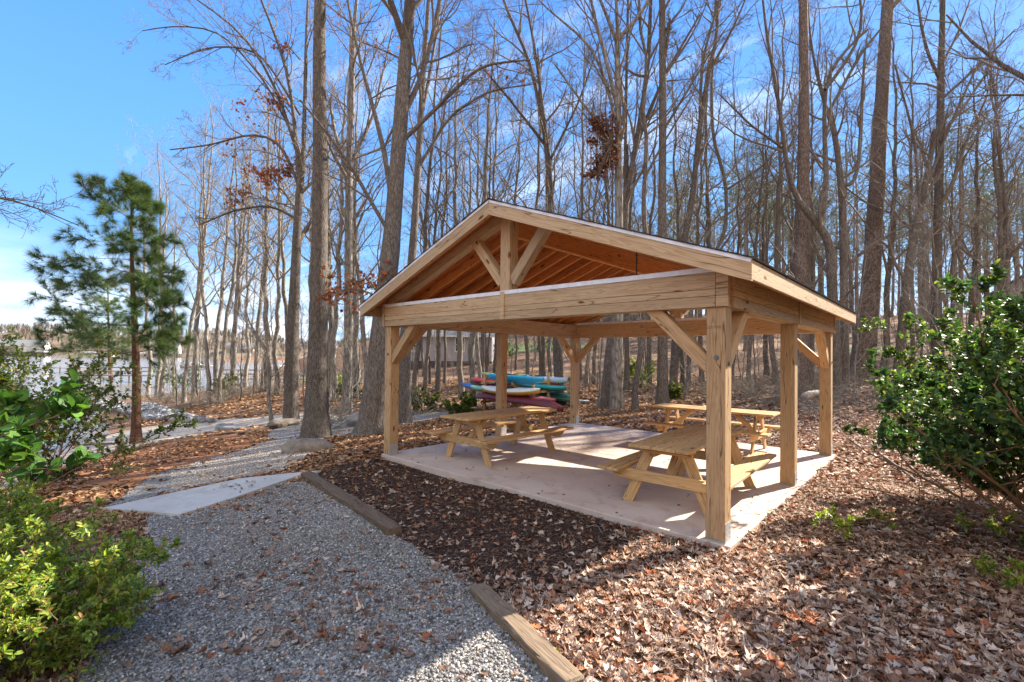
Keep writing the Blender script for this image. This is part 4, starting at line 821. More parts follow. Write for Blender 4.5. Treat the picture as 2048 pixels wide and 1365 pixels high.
FLIT = [(.3, .13, .05, 2), (.42, .24, .13, 2), (.2, .08, .04, 1)]
def place(v, name, label, cat, group, p, sc=1., rz=0., z=None):
    rt = empty(name, (p[0], p[1], hz(p) if z is None else z), rz, label, cat, group); rt.scale = (sc,)*3
    for nm, me in zip(('trunk', 'crown', 'needles'), v):
        if me: link(nm, me, None, rt)
    return rt
def sunny(p):
    # would this tree's shadow cross the pavilion or the leaves in front of it?
    return any(-10 < p[0]-t*.27 < 8 and -6 < p[1]-t*.963 < 7.5 for t in range(0, 32, 2))
rg = random.Random(7)
known = [(295, 796, 5), (308, 796, 8), (330, 784, 6), (369, 806, 10), (397, 777, 8), (417, 810, 11), (441, 806, 8), (458, 790, 6), (496, 768, 10), (486, 775, 6), (547, 765, 7), (520, 785, 6), (560, 790, 5), (318, 800, 5), (345, 792, 6), (382, 795, 5), (428, 788, 6), (468, 780, 7), (508, 772, 6), (535, 770, 6), (573, 778, 6), (596, 762, 7), (612, 770, 7), (667, 780, 8), (716, 800, 9), (731, 797, 8), (655, 800, 6),
         (833, 801, 10), (874, 783, 6), (921, 797, 10), (948, 811, 10), (887, 768, 5), (957, 790, 8), (967, 786, 9), (1060, 775, 7), (1085, 770, 8), (985, 775, 7), (1010, 768, 7), (1150, 790, 8), (1175, 775, 9), (1190, 768, 8), (1251, 782, 9), (1363, 770, 11), (1268, 820, 3), (1296, 772, 5), (1400, 765, 9), (1430, 770, 11), (1465, 760, 10), (1500, 765, 12), (1530, 755, 10), (1550, 770, 8), (1580, 760, 12), (1625, 775, 13), (1640, 760, 9), (1700, 755, 12), (1770, 750, 14), (1825, 760, 12), (1845, 745, 10), (1910, 750, 14), (1940, 740, 11), (1965, 755, 13), (2000, 745, 12), (2030, 750, 14)]
known.sort(); ORD = ['first', 'second', 'third', 'fourth', 'fifth', 'sixth', 'seventh', 'eighth', 'ninth', 'tenth', 'eleventh', 'twelfth', 'thirteenth', 'fourteenth', 'fifteenth', 'sixteenth', 'seventeenth', 'eighteenth', 'nineteenth', 'twentieth', 'twenty-first']; cnt = {}
for u, v, w_ in known:
    p = gnd(u, v); d = float((p-CAM)@FW); r_ = w_/2*d/FPX
    if u < 620: lab, grp, V_ = 'slim bare tree on the leafy point between the young pine and the tall trunks', 'slim bare trees on the lakeshore point', VG+VT[2:4]
    elif u < 1000: lab, grp, V_ = 'bare tree in the woods between the shore path and the stacked kayaks', 'bare trees left of the kayaks', VT+VG
    elif u < 1420: lab, grp, V_ = 'bare tree on the leafy slope seen under the pavilion roof', 'bare trees behind the pavilion', VT
    else: lab, grp, V_ = 'bare tree on the slope behind the right side of the pavilion and the evergreen bush', 'bare trees on the right slope', VT
    i_ = cnt.get(grp, 0); cnt[grp] = i_+1
    lab = {'slim bare trees on the lakeshore point': '%s slim bare tree from the left on the leafy lakeshore point', 'bare trees left of the kayaks': '%s bare tree from the left in the woods beside the stacked kayaks', 'bare trees behind the pavilion': '%s bare tree from the left on the slope seen under the roof', 'bare trees on the right slope': '%s bare tree from the left on the slope behind the rear table and the bush'}[grp] % ORD[min(i_, 20)]
    best = min(V_, key=lambda q: abs(max(abs(x.co.x-q[0].vertices[80].co.x) for x in list(q[0].vertices)[80:88])*.5-r_)+rg.uniform(0, .05))
    if sunny(p) and d < 32 and u > 1380 and cnt[grp] % 3 == 0: continue
    place(best, 'bare_tree', lab, 'tree', grp, p, rg.uniform(.85, 1.1), rg.uniform(0, 6.28))
n_bg = 0; used = []
def ok(p, dmin):
    if any((p[0]-a)**2+(p[1]-b_)**2 < dmin*dmin for a, b_ in used): return False
    used.append((p[0], p[1])); return True
for k in range(900):
    if n_bg >= 120: break
    u = rg.uniform(640, 2120); d = rg.uniform(26, 85)**1.0
    if u < 1000 and d > 45 and rg.random() < .6: continue
    p = at(u, 712, d); z = hz(p)
    if z < -1.2 or not ok(p, 2.2): continue
    if 800 < u < 960 and 40 < d < 62: continue
    if sunny(p) and rg.random() < .85: continue
    pine = u > 1330 and d > 38 and rg.random() < .5
    if pine: place(rg.choice(VP), 'pine_tree', 'tall pine with a thin needled top in the woods on the right slope', 'pine tree', 'pines on the right slope', p, rg.uniform(.75, 1.05), rg.uniform(0, 6.28))
    else: place(rg.choice(VT+VG[:2]), 'bare_tree', 'leafless tree deep in the woods beyond the pavilion' if u > 1000 else 'leafless tree deep in the woods beside the grey house', 'tree', 'trees deep in the woods beyond the pavilion' if u > 1000 else 'trees deep in the woods by the house', p, rg.uniform(.75, 1.05), rg.uniform(0, 6.28))
    n_bg += 1
VP2 = [variant(170+i, h, r, 0, t0, .02, pine=True) for i, (h, r, t0) in enumerate([(15, .14, .3), (12, .12, .25)])]; setmat(VP2, B_PINE, B_TWIG)
for k in range(400):
    if k > 300 or n_bg > 170: break
    u = rg.uniform(1230, 2080); d = rg.uniform(46, 95); p = at(u, 712, d)
    if not ok(p, 2.5): continue
    place(rg.choice(VP+VP2), 'pine_tree', 'tall pine with a thin needled top in the woods on the right slope', 'pine tree', 'pines on the right slope', p, rg.uniform(.7, 1.1), rg.uniform(0, 6.28)); n_bg += 1
# a few trees right of the frame: they throw the long stripes of shade over the leaves
for (u, d, vi, sc) in ((2750, 19, 3, 1.), (3600, 15, 2, 1.), (3100, 13, 4, .9), (2500, 26, 0, 1.)):
    p = CAM+(R0*(u-1024)/FPX+F0)*d; place(VT[vi], 'bare_tree', 'bare tree beyond the right edge, shading the leaf covered ground', 'tree', 'trees beyond the right edge', p, sc, u)
# saplings and undergrowth
for k in range(70):
    u = rg.uniform(660, 2040); d = rg.uniform(17, 38); p = at(u, 712, d)
    if -7.5 < p[0] < 1.5 and -1 < p[1] < 9: continue
    if hz(p) < -1 or (920 < u < 1150 and d < 24): continue
    place(rg.choice(VS), 'sapling', 'thin bare sapling among the trunks behind the pavilion', 'sapling', 'saplings in the woods', p, rg.uniform(.5, 1.1), rg.uniform(0, 6.28))
for u, v in ((340, 800), (380, 812), (450, 800), (475, 805), (505, 800), (530, 790), (590, 800), (610, 812), (400, 798), (355, 812)):
    place(rg.choice(VS), 'sapling', 'thin bare sapling on the leafy lakeshore point', 'sapling', 'saplings on the lakeshore point', gnd(u, v), rg.uniform(.4, .9), rg.uniform(0, 6.28))
# tangled understorey shrubs (twigs only)
def brush(seed, h, n):
    rng = np.random.default_rng(seed); th = rng.uniform(0, 6.28, n); tl = rng.uniform(.2, 1.1, n); d = np.c_[np.sin(tl)*np.cos(th), np.sin(tl)*np.sin(th), np.cos(tl)]; P = np.zeros((n, 8, 3)); P[:, 0, :2] = rng.normal(0, .12, (n, 2)); l = h*rng.uniform(.5, 1.3, (n, 1))/7
    for q in range(1, 8): d = d+rng.normal(0, .12, d.shape)+np.array([0, 0, -.05]); d /= np.linalg.norm(d, axis=1)[:, None]; P[:, q] = P[:, q-1]+d*l
    R = np.full((n, 8), .011)*np.linspace(1, .5, 8); parts = [tubes(P, R, 3)]; Q, S = kids(P, R, 6, .2, 1, .8, .25, .4, 5, .0, .2, .7, rng, .006); parts.append(tubes(Q, S, 3)); Q, S = kids(Q, S, 3, .2, 1, .7, .25, .5, 4, .0, .2, .7, rng, .005); parts.append(tubes(Q, S, 3)); V, F, _ = merge(parts); m_ = npmesh('understorey_shrub', V, F); m_.materials.append(B_TWIGG); return m_
VB = [brush(200+i, h, n) for i, (h, n) in enumerate([(1.6, 16), (2.2, 14), (1.1, 20), (1.8, 22)])]
for k in range(85):
    u = rg.uniform(640, 2060); d = rg.uniform(15, 34); p = at(u, 712, d)
    if u < 1000 and rg.random() < .5: continue
    if -7.5 < p[0] < 1.5 and -1 < p[1] < 10.5: continue
    if hz(p) < -.9 or (900 < u < 1160 and d < 24): continue
    o = link('understorey_shrub', rg.choice(VB)); o.location = (p[0], p[1], hz(p)); o.rotation_euler = (0, 0, rg.uniform(0, 6.28)); s = rg.uniform(.6, 1.3); o.scale = (s, s, s*rg.uniform(.7, 1)); tag(o, 'leafless tangle of pale twigs in the understorey behind the pavilion', 'shrub', 'understorey brush behind the pavilion')
for u, v in ((300, 800), (320, 802), (362, 800), (415, 800), (445, 805), (480, 795), (520, 785), (545, 790), (580, 785), (350, 806), (390, 812), (430, 815), (460, 800), (500, 790), (470, 785), (560, 800), (330, 808)):
    p = gnd(u, v); o = link('understorey_shrub', rg.choice(VB)); o.location = (p[0], p[1], hz(p)); o.rotation_euler = (0, 0, rg.uniform(0, 6.28)); o.scale = (.8,)*3; tag(o, 'leafless tangle of twigs on the lakeshore point', 'shrub', 'brush on the lakeshore point')

# young pine
def young_pine(u, v, top, label, seed, stub=False):
    g = gnd(u, v); d = float((g-CAM)@FW); tp_ = at(*top, d); rng = np.random.default_rng(seed); h = tp_[2]-hz(g); loc = np.array([g[0], g[1], hz(g)]); rt = empty('young_pine', tuple(loc), 0, label, 'pine tree')
    n = 18; t = np.linspace(0, 1, n)[:, None]; P = (tp_-loc)*t; P[:, :2] += .04*h/9*np.sin(t*7+seed)*np.array([1, .6]); P[0, 2] = -.2; R = (.16*h/9.2)*(1-.86*t[:, 0]); solid('trunk', [tubes(P[None], flare(P, R)[None], 12, .02, rng)], B_YPINE, rt)
    Bs = []; Rs = []
    for k, tt in enumerate(np.r_[np.linspace(.35, .97, 13)]):
        m_ = 4
        for q in range(m_):
            az = k*1.1+q*6.28/m_+rng.normal(0, .35); L = h*(.27*(1-tt)**.6+.06)*rng.uniform(.7, 1.15)
            dd = np.array([math.cos(az), math.sin(az), rng.uniform(.05, .35)+.5*(tt > .85)]); wl = dd@-R0; L *= 1+.32*wl
            b0 = np.array([np.interp(tt, t[:, 0], P[:, i]) for i in range(3)]); bp = [b0]; dd /= np.linalg.norm(dd)
            for s in range(7): dd = dd+rng.normal(0, .07, 3)+np.array([0, 0, .02 if s > 2 else -.05]); dd /= np.linalg.norm(dd); bp.append(bp[-1]+dd*L/7)
            Bs.append(bp); Rs.append(.02*h/9*np.linspace(1, .3, 8)*(1.3-tt))
    Bs = np.array(Bs); Rs = np.array(Rs); Q, S = kids(Bs, Rs, 7, .28, 1., .75, .2, .36, 5, .05, .1, .6, rng, .006); Q2, S2 = kids(Q, S, 2, .4, 1., .6, .2, .5, 4, .06, .1, .7, rng, .005)
    solid('branches', [tubes(Bs, Rs, 6), tubes(Q, S, 4), tubes(Q2, S2, 3)], B_TWIG, rt, False)
    pts = np.concatenate([Bs[:, 5:].reshape(-1, 3), Q[:, 1:].reshape(-1, 3), Q2[:, 1:].reshape(-1, 3)]); D = np.concatenate([np.repeat(Bs[:, -1]-Bs[:, -3], 3, 0), np.repeat(Q[:, -1]-Q[:, 0], 4, 0), np.repeat(Q2[:, -1]-Q2[:, 0], 3, 0)])
    link('needles', needles(pts, D, rng, .34*h/9, 26, .004, ((.08, .16, .04, 2), (.14, .23, .055, 1.2), (.05, .1, .04, 2), (.28, .28, .09, .8))), M_NEEDLE, rt)
young_pine(273, 886, (263, 372), 'young green pine with a leafy top standing alone beside the shore path', 31)
young_pine(222, 787, (214, 560), 'small dark pine by the water behind the taller young pine', 33)
# ------------------------------------------------------------------ evergreen and deciduous shrubs
def shrub(name, label, cat, base, h, spread, nst, seed, tmpl, lsize, lmat, pal, stem_r=.012, k=(7, 6), per=8, cone=.7, group=None, arrow=None, whorl=True, t0=.25, hang=0., jitter=.02, keep=None, lfa=.45, stiff=.06, paths=None):
    rng = np.random.default_rng(seed); rt = empty(name, tuple(base), 0, label, cat, group); th = rng.uniform(0, 6.28, nst); tl = cone*np.sqrt(rng.uniform(0.02, 1, nst))
    d = np.c_[np.sin(tl)*np.cos(th)*spread, np.sin(tl)*np.sin(th)*spread, np.cos(tl)]
    if arrow is not None: d += np.array(arrow)
    d /= np.linalg.norm(d, axis=1)[:, None]; P = np.zeros((nst, 9, 3)); P[:, 0] = np.c_[rng.normal(0, .06, (nst, 2)), np.full(nst, -.05)]; l = h*rng.uniform(.6, 1.12, (nst, 1))/8
    for q in range(1, 9): d = d+rng.normal(0, .1, d.shape)+np.array([0, 0, stiff]); d /= np.linalg.norm(d, axis=1)[:, None]; P[:, q] = P[:, q-1]+d*l
    if paths is not None: P = np.stack([rs(np.array(q), 9) for q in paths])-np.array(base); nst = len(P)
    R = np.full((nst, 9), stem_r)*np.linspace(1, .3, 9)*rng.uniform(.5, 1.2, (nst, 1)); parts = [tubes(P, R, 6)]
    Q, S = kids(P, R, k[0], t0, 1., .75, .25, lfa, 6, .04, .13, .6, rng, .003); parts.append(tubes(Q, S, 4)); Q2, S2 = kids(Q, S, k[1], .15, 1., .7, .25, .5, 5, .06, .13, .7, rng, .002, tp=.5); parts.append(tubes(Q2, S2, 3))
    solid('stems', parts, B_STEM, rt, False)
    A = np.concatenate([Q2[:, 1:].reshape(-1, 3), Q[:, 3:].reshape(-1, 3)]); D = np.concatenate([np.diff(Q2, axis=1).reshape(-1, 3), np.diff(Q, axis=1)[:, 2:].reshape(-1, 3)])
    D /= np.linalg.norm(D, axis=1)[:, None]; n = len(A); A = np.repeat(A, per, 0); D = np.repeat(D, per, 0); az = rng.uniform(0, 6.28, len(A)); ref = np.where(np.abs(D[:, 2:3]) > .9, np.array([1., 0, 0]), np.array([0, 0, 1.])); a = np.cross(D, ref); a /= np.linalg.norm(a, axis=1)[:, None]; b_ = np.cross(D, a)
    L = D*rng.uniform(.1, .9, (len(A), 1))+(np.cos(az)[:, None]*a+np.sin(az)[:, None]*b_)+np.array([0, 0, .15-hang]); A = A+D*rng.uniform(-1, .3, (len(A), 1))*lsize*.6
    if keep is not None: m_ = keep(A+np.array(base)); A = A[m_]; L = L[m_]
    Fm = dir_frames(L, rng, (0, 0, 1.)); S = rng.uniform(.55, 1.2, len(A))*lsize; P0 = A+Fm[:, :, 0]*(S*.5)[:, None]+rng.normal(0, jitter*lsize, A.shape)
    V, F, c = scatter(*tmpl, P0, Fm, S, pick(rng, pal, len(A))); link('leaves', npmesh('leaves', V, F, c), lmat, rt); return rt
def low(p, dz=0): return (p[0], p[1], hz(p)+dz)
YG = [(.22, .31, .05, 3), (.33, .4, .07, 2), (.11, .2, .04, 2), (.42, .4, .09, 1.2), (.3, .16, .07, .5)]
DG = [(.05, .1, .035, 3), (.08, .15, .045, 2), (.035, .07, .03, 2), (.2, .26, .05, 1)]
OG = [(.12, .17, .045, 3), (.18, .21, .05, 2), (.07, .11, .03, 2), (.26, .26, .07, 1), (.3, .16, .06, .4)]
AZ = leaf_tmpl('simple', (.3, -.3, 0, 0), np.random.default_rng(1)); AZ = (AZ[0]*np.array([1, .72, 1]), AZ[1]); HO = (SMP[0]*np.array([1, 1.15, 1.1]), SMP[1]); RH = (SMP[0]*np.array([1, 1.25, 1]), SMP[1])
# yellow-green azalea in the left foreground: three plants
for (u, v, h, sd, lb, nst) in ((55, 1350, .88, 41, 'low yellow green azalea filling the bottom left corner', 34), (-20, 1180, 1., 42, 'yellow green azalea at the left edge above the corner one', 26), (-150, 1420, .9, 44, 'azalea cut by the bottom left edge of the view', 20)):
    shrub('azalea_bush', lb, 'shrub', low(gnd(u, v)), h, 1.3, nst, sd, AZ, .042, M_GREEN, YG, .006, (7, 5), 4, 1.1, 'azaleas in the left foreground', t0=.3)
for (u, v, h, sd, lb) in ((110, 1035, .35, 45, 'small green seedling shrub in the leaves left of the concrete walk'), (300, 1110, .2, 46, 'sparse green sprigs on the shaded leaves by the azalea'), (20, 1030, .4, 47, 'green azalea sprig at the left edge beside the leaf covered bank')):
    shrub('azalea_bush', lb, 'shrub', low(gnd(u, v)), h, 1.2, 7, sd, AZ, .038, M_GREEN, YG, .004, (4, 3), 4, 1.1, 'azaleas in the left foreground', t0=.3)
# left middle: loose olive shrub and the large dark leaves in front of it
shrub('olive_shrub', 'loose olive green shrub at the left edge in front of the lake', 'shrub', low(gnd(60, 985)), 2.4, 1.4, 16, 51, HO, .07, M_GREEN, OG, .014, (7, 6), 4, .75, t0=.35, arrow=(-.1, -.1, 0))
shrub('olive_shrub', 'upper olive green shrub at the left edge under the cloud bank', 'shrub', low(gnd(-20, 960)), 2.8, 1.2, 14, 52, HO, .07, M_GREEN, OG, .014, (7, 6), 5, .6, t0=.35)
b0 = at(-420, 1130, 2.6); b0 = (b0[0], b0[1], hz(b0)); PTH = [[b0]+[at(u, v, d) for u, v, d in q] for q in (((-250, 1050, 2.4), (-60, 980, 2.3), (80, 890, 2.3), (190, 785, 2.35)), ((-250, 1000, 2.4), (-80, 900, 2.3), (40, 850, 2.2), (120, 830, 2.2)), ((-260, 1050, 2.3), (-100, 1000, 2.2), (0, 960, 2.15), (60, 925, 2.1)), ((-240, 900, 2.5), (-100, 850, 2.4), (-20, 830, 2.3), (20, 800, 2.3)))]
shrub('broadleaf_shrub', 'big glossy dark green leaves reaching in from the left edge', 'shrub', b0, 1.95, .7, 4, 53, RH, .075, M_GLOSS, [(.06, .14, .03, 3), (.1, .19, .04, 2), (.035, .085, .02, 2)], .008, (5, 2), 3, t0=.62, lfa=.14, paths=PTH)
shrub('olive_shrub', 'low leaning stems of an olive shrub beside the shore path at the left', 'shrub', low(gnd(215, 935)), 1.1, 1.3, 5, 55, HO, .05, M_GREEN, OG, .012, (5, 5), 3, .8, t0=.35, arrow=(.1, 0, 0))
shrub('low_shrub', 'pale green low shrub on the leafy bank below the olive shrub', 'shrub', low(gnd(95, 965)), .6, 1.5, 14, 54, AZ, .05, M_GREEN, OG, .005, (5, 4), 4, 1.1)
# right: large evergreen
bb0 = at(2150, 1120, 4.6); bb0 = (bb0[0], bb0[1], hz(bb0))
shrub('evergreen_bush', 'large glossy evergreen bush at the right edge beyond the pavilion corner', 'shrub', bb0, 2.6, 1.45, 30, 61, HO, .058, M_GLOSS, DG, .022, (9, 7), 6, .75, t0=.36, arrow=tuple(-R0*.36), lfa=.3, keep=lambda P: P[:, 2] > .35+.34*np.hypot(P[:, 0]-bb0[0], P[:, 1]-bb0[1]))
b1 = at(2300, 1000, 5.6); shrub('evergreen_bush', 'second glossy evergreen bush cut off by the right edge', 'shrub', (b1[0], b1[1], hz(b1)), 2.7, 1.3, 18, 62, HO, .058, M_GLOSS, DG+[(.2, .24, .05, 1.2)], .02, (9, 7), 6, .8, t0=.25, lfa=.36)
b1 = at(1990, 1000, 6.2); shrub('evergreen_bush', 'evergreen bush standing behind the large one, with yellow green tips', 'shrub', (b1[0], b1[1], hz(b1)), 2.6, 1.1, 12, 63, HO, .06, M_GLOSS, DG+[(.2, .24, .05, 1.5)], .018, (8, 7), 5, .55, t0=.3, lfa=.3)
for (u, v, h, sd, lb) in ((1655, 1090, .4, 64, 'leftmost small green sprig on the leaves below the evergreen bush'), (1750, 1060, .22, 65, 'tiny green sprig on the leaves between the two larger sprigs'), (1985, 1090, .45, 66, 'bright green sprig under the evergreen bush'), (2040, 1190, .35, 67, 'green sprig at the right edge on the shaded leaves'), (1092, 1310, .07, 68, 'tiny green weed beside the foreground timber')):
    shrub('green_sprig', lb, 'sprig', low(gnd(u, v)), h, 1.2, 4, sd, AZ, .05, M_GREEN, YG, .0035, (3, 2), 3, .8, 'green sprigs on the leaves', t0=.5)
# shrubs beyond the pavilion
for (u, v, h, sd, lb, pal) in ((850, 826, 1., 71, 'yellowish leafy shrub behind the left posts near the kayaks', OG+[(.3, .24, .12, 3)]), (925, 830, .8, 72, 'dull green shrub right beside the stacked kayaks', OG), (700, 800, 1.1, 73, 'green shrub beside the thin trunk at the woods edge', OG), (672, 790, 1.2, 74, 'small green bush between the trunks beyond the path', YG), (375, 790, 2.6, 75, 'dark green cedar like shrub on the lakeshore point', DG), (1265, 775, 1.6, 76, 'small green shrub on the slope seen under the roof', YG), (1350, 800, .7, 77, 'olive shrub at the foot of the trunks under the roof', OG), (452, 792, 1.4, 78, 'brownish green shrub on the lakeshore point', OG+[(.3, .2, .1, 3)]), (1010, 720, 2.2, 79, 'dark evergreen shrub on the slope above the kayaks', DG), (1090, 715, 2.5, 80, 'rounded evergreen shrub at the lawn above the kayaks', DG)):
    shrub('leafy_shrub', lb, 'shrub', low(gnd(u, v)), h, 1.3, 12, sd, HO, .09, M_GREEN, pal, .01, (5, 4), 4, .9, t0=.25)

# ------------------------------------------------------------------ fallen leaves, gravel, mulch
SLAB = [(-6.22, -.04), (.08, -.04), (.08, 6.27), (-6.22, 6.27)]; PADP = [(p[0], p[1]) for p in pad]
rng = np.random.default_rng(11)
def polar(n, r0, r1, a0, a1, pw=1.):
    r = np.sqrt(rng.uniform(r0**2, r1**2, n)); a = rng.uniform(a0, a1, n); return CAM[0]+r*(np.sin(a)*R0[0]+np.cos(a)*F0[0]), CAM[1]+r*(np.sin(a)*R0[1]+np.cos(a)*F0[1]), r
def fbm(x, y, s, seed=0):
    r_ = np.random.RandomState(seed); o = 0
    for k in range(5): a, b_, c_ = r_.uniform(0, 6.28, 3); f = s*1.7**k; o = o+np.sin(x*f*math.cos(a)+y*f*math.sin(a)+b_+1.3*np.sin(y*f*.7+c_))/1.4**k
    return o/2.6
def litter(n, r0, r1, tmpl, size, seed, mult=1.):
    x, y, r = polar(n, r0, r1, -.98, .95); z = H(x, y); s = inpoly(x, y, SLAB) | inpoly(x, y, PADP); gy_ = inpoly(x, y, GRAV_POLY); mp_ = inpoly(x, y, MID_POLY); mu = inpoly(x, y, MULCH_POLY); sa = inpoly(x, y, SAND_POLY); cl = inpoly(x, y, CLAY_POLY)
    pr = np.ones(n); f1 = fbm(x, y, 1.1, 1); pr = np.where(gy_, np.clip(.09+.3*(fbm(x, y, 1.5, 4)-.1), .03, .6), pr); pr = np.where(mp_, .03, pr); pr = np.where(mu, .16, pr); pr = np.where(cl, np.clip(.3+.7*fbm(x, y, 1.3, 7), .04, .9), pr); pr = np.where(sa, .02, pr)
    # leaves drift over the mulch towards the sunny side and over the left edge of the gravel
    e = x*.35+y*.95+1.1; pr = np.where(mu, np.clip(.13+.85*np.clip((x+1.1)/.9, 0, 1), 0, 1), pr)
    pr = np.where(z < -2.05, 0, pr); pr[s] = 0; k = rng.uniform(0, 1, n) < pr*mult; return x[k], y[k], z[k], r[k], (gy_|mu)[k]
PINK = [(.37, .235, .165, 3.2), (.5, .36, .27, 3.4), (.25, .14, .09, 3), (.36, .17, .09, 1.6), (.62, .5, .41, 1.8), (.42, .13, .05, .6), (.14, .065, .04, 1.8)]
ORNG = [(.4, .21, .1, 3), (.5, .31, .17, 2), (.25, .11, .05, 2), (.13, .06, .035, 1), (.58, .42, .27, 1)]
def lay(x, y, z, r, size, tmpl, name, label=None, tilt=.3, lift=.02, inshade=None):
    n = len(x); V = []; w_ = np.clip((-x-3.5)/3, 0, 1); pal = np.where((rng.uniform(0, 1, n) < w_)[:, None], pick(rng, ORNG, n), pick(rng, PINK, n)); R = rot_frames(n, rng, tilt=tilt); S = rng.uniform(.6, 1.25, n)*size; k = rng.integers(0, len(tmpl), n); P = np.c_[x, y, z+rng.uniform(.0, lift, n)+S*.08]; parts = []
    for t in range(len(tmpl)):
        m_ = k == t; parts.append(scatter(*tmpl[t], P[m_], R[m_], np.c_[S[m_], S[m_], S[m_]], pal[m_]))
    return parts
parts = []
x, y, z, r, _ = litter(24000, 1.2, 4.5, OAKS, .09, 1); parts += lay(x, y, z, r, .078, OAKS, '', lift=.04)
x, y, z, r, _ = litter(60000, 4.5, 9, OAKS, .09, 1); parts += lay(x, y, z, r, .078, OAKS, '', lift=.04)
V, F, c = merge(parts); tag(link('leaf_litter', npmesh('leaf_litter', V, F, c), M_LEAF), kind='stuff')
parts = []; x, y, z, r, _ = litter(75000, 9, 19, OAKS, .1, 1); FL = [OAKS[5], OAKS[6], (QUAD[0]*1.0, QUAD[1])]; parts += lay(x, y, z, r, .115, FL, '', lift=.05)
x, y, z, r, _ = litter(30000, 19, 34, OAKS, .1, 1); parts += lay(x, y, z, r, .2, FL[2:], '', lift=.06)
V, F, c = merge(parts); tag(link('leaf_litter', npmesh('leaf_litter', V, F, c), M_LEAF), kind='stuff')
# few leaves and crumbs on the slab and walk
n = 150; x = rng.uniform(-6, 0, n); y = rng.uniform(0, 6.2, n); P = np.c_[x, y, np.full(n, .006)]; V, F, c = scatter(*OAKS[6], P, rot_frames(n, rng, tilt=.15), rng.uniform(.015, .05, n), pick(rng, [(.1, .05, .03)], n)); tag(link('leaf_crumbs', npmesh('leaf_crumbs', V, F, c), M_LEAF), kind='stuff')
n = 26; w_ = rng.dirichlet(np.ones(len(pad)), n); P = w_@np.array([[p[0], p[1], z_] for p, z_ in zip(pad, pz)])+np.array([0, 0, .02]); V, F, c = scatter(*OAKS[5], P, rot_frames(n, rng, tilt=.2), rng.uniform(.03, .08, n), pick(rng, [(.12, .07, .045), (.3, .2, .14)], n)); tag(link('leaf_crumbs', npmesh('leaf_crumbs', V, F, c), M_LEAF), kind='stuff')
# pebbles
ICO = bmesh.new(); bmesh.ops.create_icosphere(ICO, subdivisions=1, radius=.5); IV = np.array([v.co[:] for v in ICO.verts]); IF = np.array([[v.index for v in f.verts] for f in ICO.faces]); ICO.free()
def pebbles(x, y, z, size, name, pal, flat=.7, material=M_PEB):
    n = len(x); vs = [IV*(1+np.random.RandomState(k).uniform(-.22, .22, (12, 1))) for k in range(4)]; kk = rng.integers(0, 4, n); S = rng.uniform(.55, 1.35, n)*size; S3 = np.c_[S, S*rng.uniform(.6, 1, n), S*rng.uniform(.45, .9, n)*flat/.7]; P = np.c_[x, y, z]; R = rot_frames(n, rng, tilt=.5); C = pick(rng, pal, n); pr = []
    for t in range(4): m_ = kk == t; pr.append(scatter(vs[t], IF, P[m_], R[m_], S3[m_], C[m_]))
    V, F, c = merge(pr); return tag(link(name, npmesh(name, V, F, c), material), kind='stuff')
GP = [(.16, .15, .145, 3), (.24, .228, .215, 3), (.34, .325, .305, 2), (.52, .5, .46, .7), (.09, .085, .08, 2), (.3, .23, .17, .6)]
x, y, r = polar(62000, 1.4, 5.6, -.75, .2); k = inpoly(x, y, GRAV_POLY); x, y = x[k], y[k]; pebbles(x, y, H(x, y)+.03+rng.uniform(-.004, .006, len(x)), .021, 'gravel_stones', GP)
x, y, r = polar(50000, 5.6, 9.5, -.7, .0); k = inpoly(x, y, GRAV_POLY); x, y = x[k], y[k]; pebbles(x, y, H(x, y)+.03, .024, 'gravel_stones', GP)
x, y, r = polar(90000, 7, 15, -.62, -.1); k = inpoly(x, y, MID_POLY); x, y = x[k], y[k]; pebbles(x, y, H(x, y)+.028, .033, 'gravel_stones', [(.27, .245, .22, 3), (.38, .345, .31, 3), (.52, .48, .43, 2), (.34, .25, .18, 2)])
# stones kicked onto the walk and into the mulch
x, y, r = polar(9000, 2.2, 10, -.75, .3); k = ~inpoly(x, y, GRAV_POLY) & ~inpoly(x, y, SLAB) & (inpoly(x+.12, y-.1, GRAV_POLY) | inpoly(x-.1, y-.22, GRAV_POLY)); x, y = x[k], y[k]; pebbles(x, y, H(x, y)+.035, .022, 'gravel_stones', GP)
# mulch slivers
x, y, r = polar(90000, 2.5, 9.5, -.75, .35); k = inpoly(x, y, MULCH_POLY) & ~inpoly(x, y, SLAB); x, y = x[k], y[k]; n = len(x); CH = (np.array([(-.5, -.09, 0), (.5, -.06, .02), (.5, .06, 0), (-.5, .09, .03), (0, 0, .09)]), np.array([(0, 1, 4), (1, 2, 4), (2, 3, 4), (3, 0, 4)]))
V, F, c = scatter(*CH, np.c_[x, y, H(x, y)+.02+rng.uniform(0, .02, n)], rot_frames(n, rng, tilt=.35), rng.uniform(.02, .07, n), pick(rng, [(.055, .032, .023, 4), (.1, .058, .04, 3), (.18, .105, .07, 1.5), (.3, .2, .14, .7)], n)); tag(link('mulch_chips', npmesh('mulch_chips', V, F, c), M_CHIP), kind='stuff')
# twigs lying on the right-hand leaves
n = 260; x, y, r = polar(n, 2, 8, .15, .8); a = rng.uniform(0, 6.28, n); L_ = rng.uniform(.05, .3, n); t = np.linspace(0, 1, 4); P = np.stack([np.c_[x+np.cos(a)*L_*q, y+np.sin(a)*L_*q+.02*np.sin(q*5), H(x, y)+.05+.01*q] for q in t], 1); V, F, _ = tubes(P, np.full((n, 4), .0035), 4); tag(link('fallen_twigs', npmesh('fallen_twigs', V, F), B_TWIGG), kind='stuff')
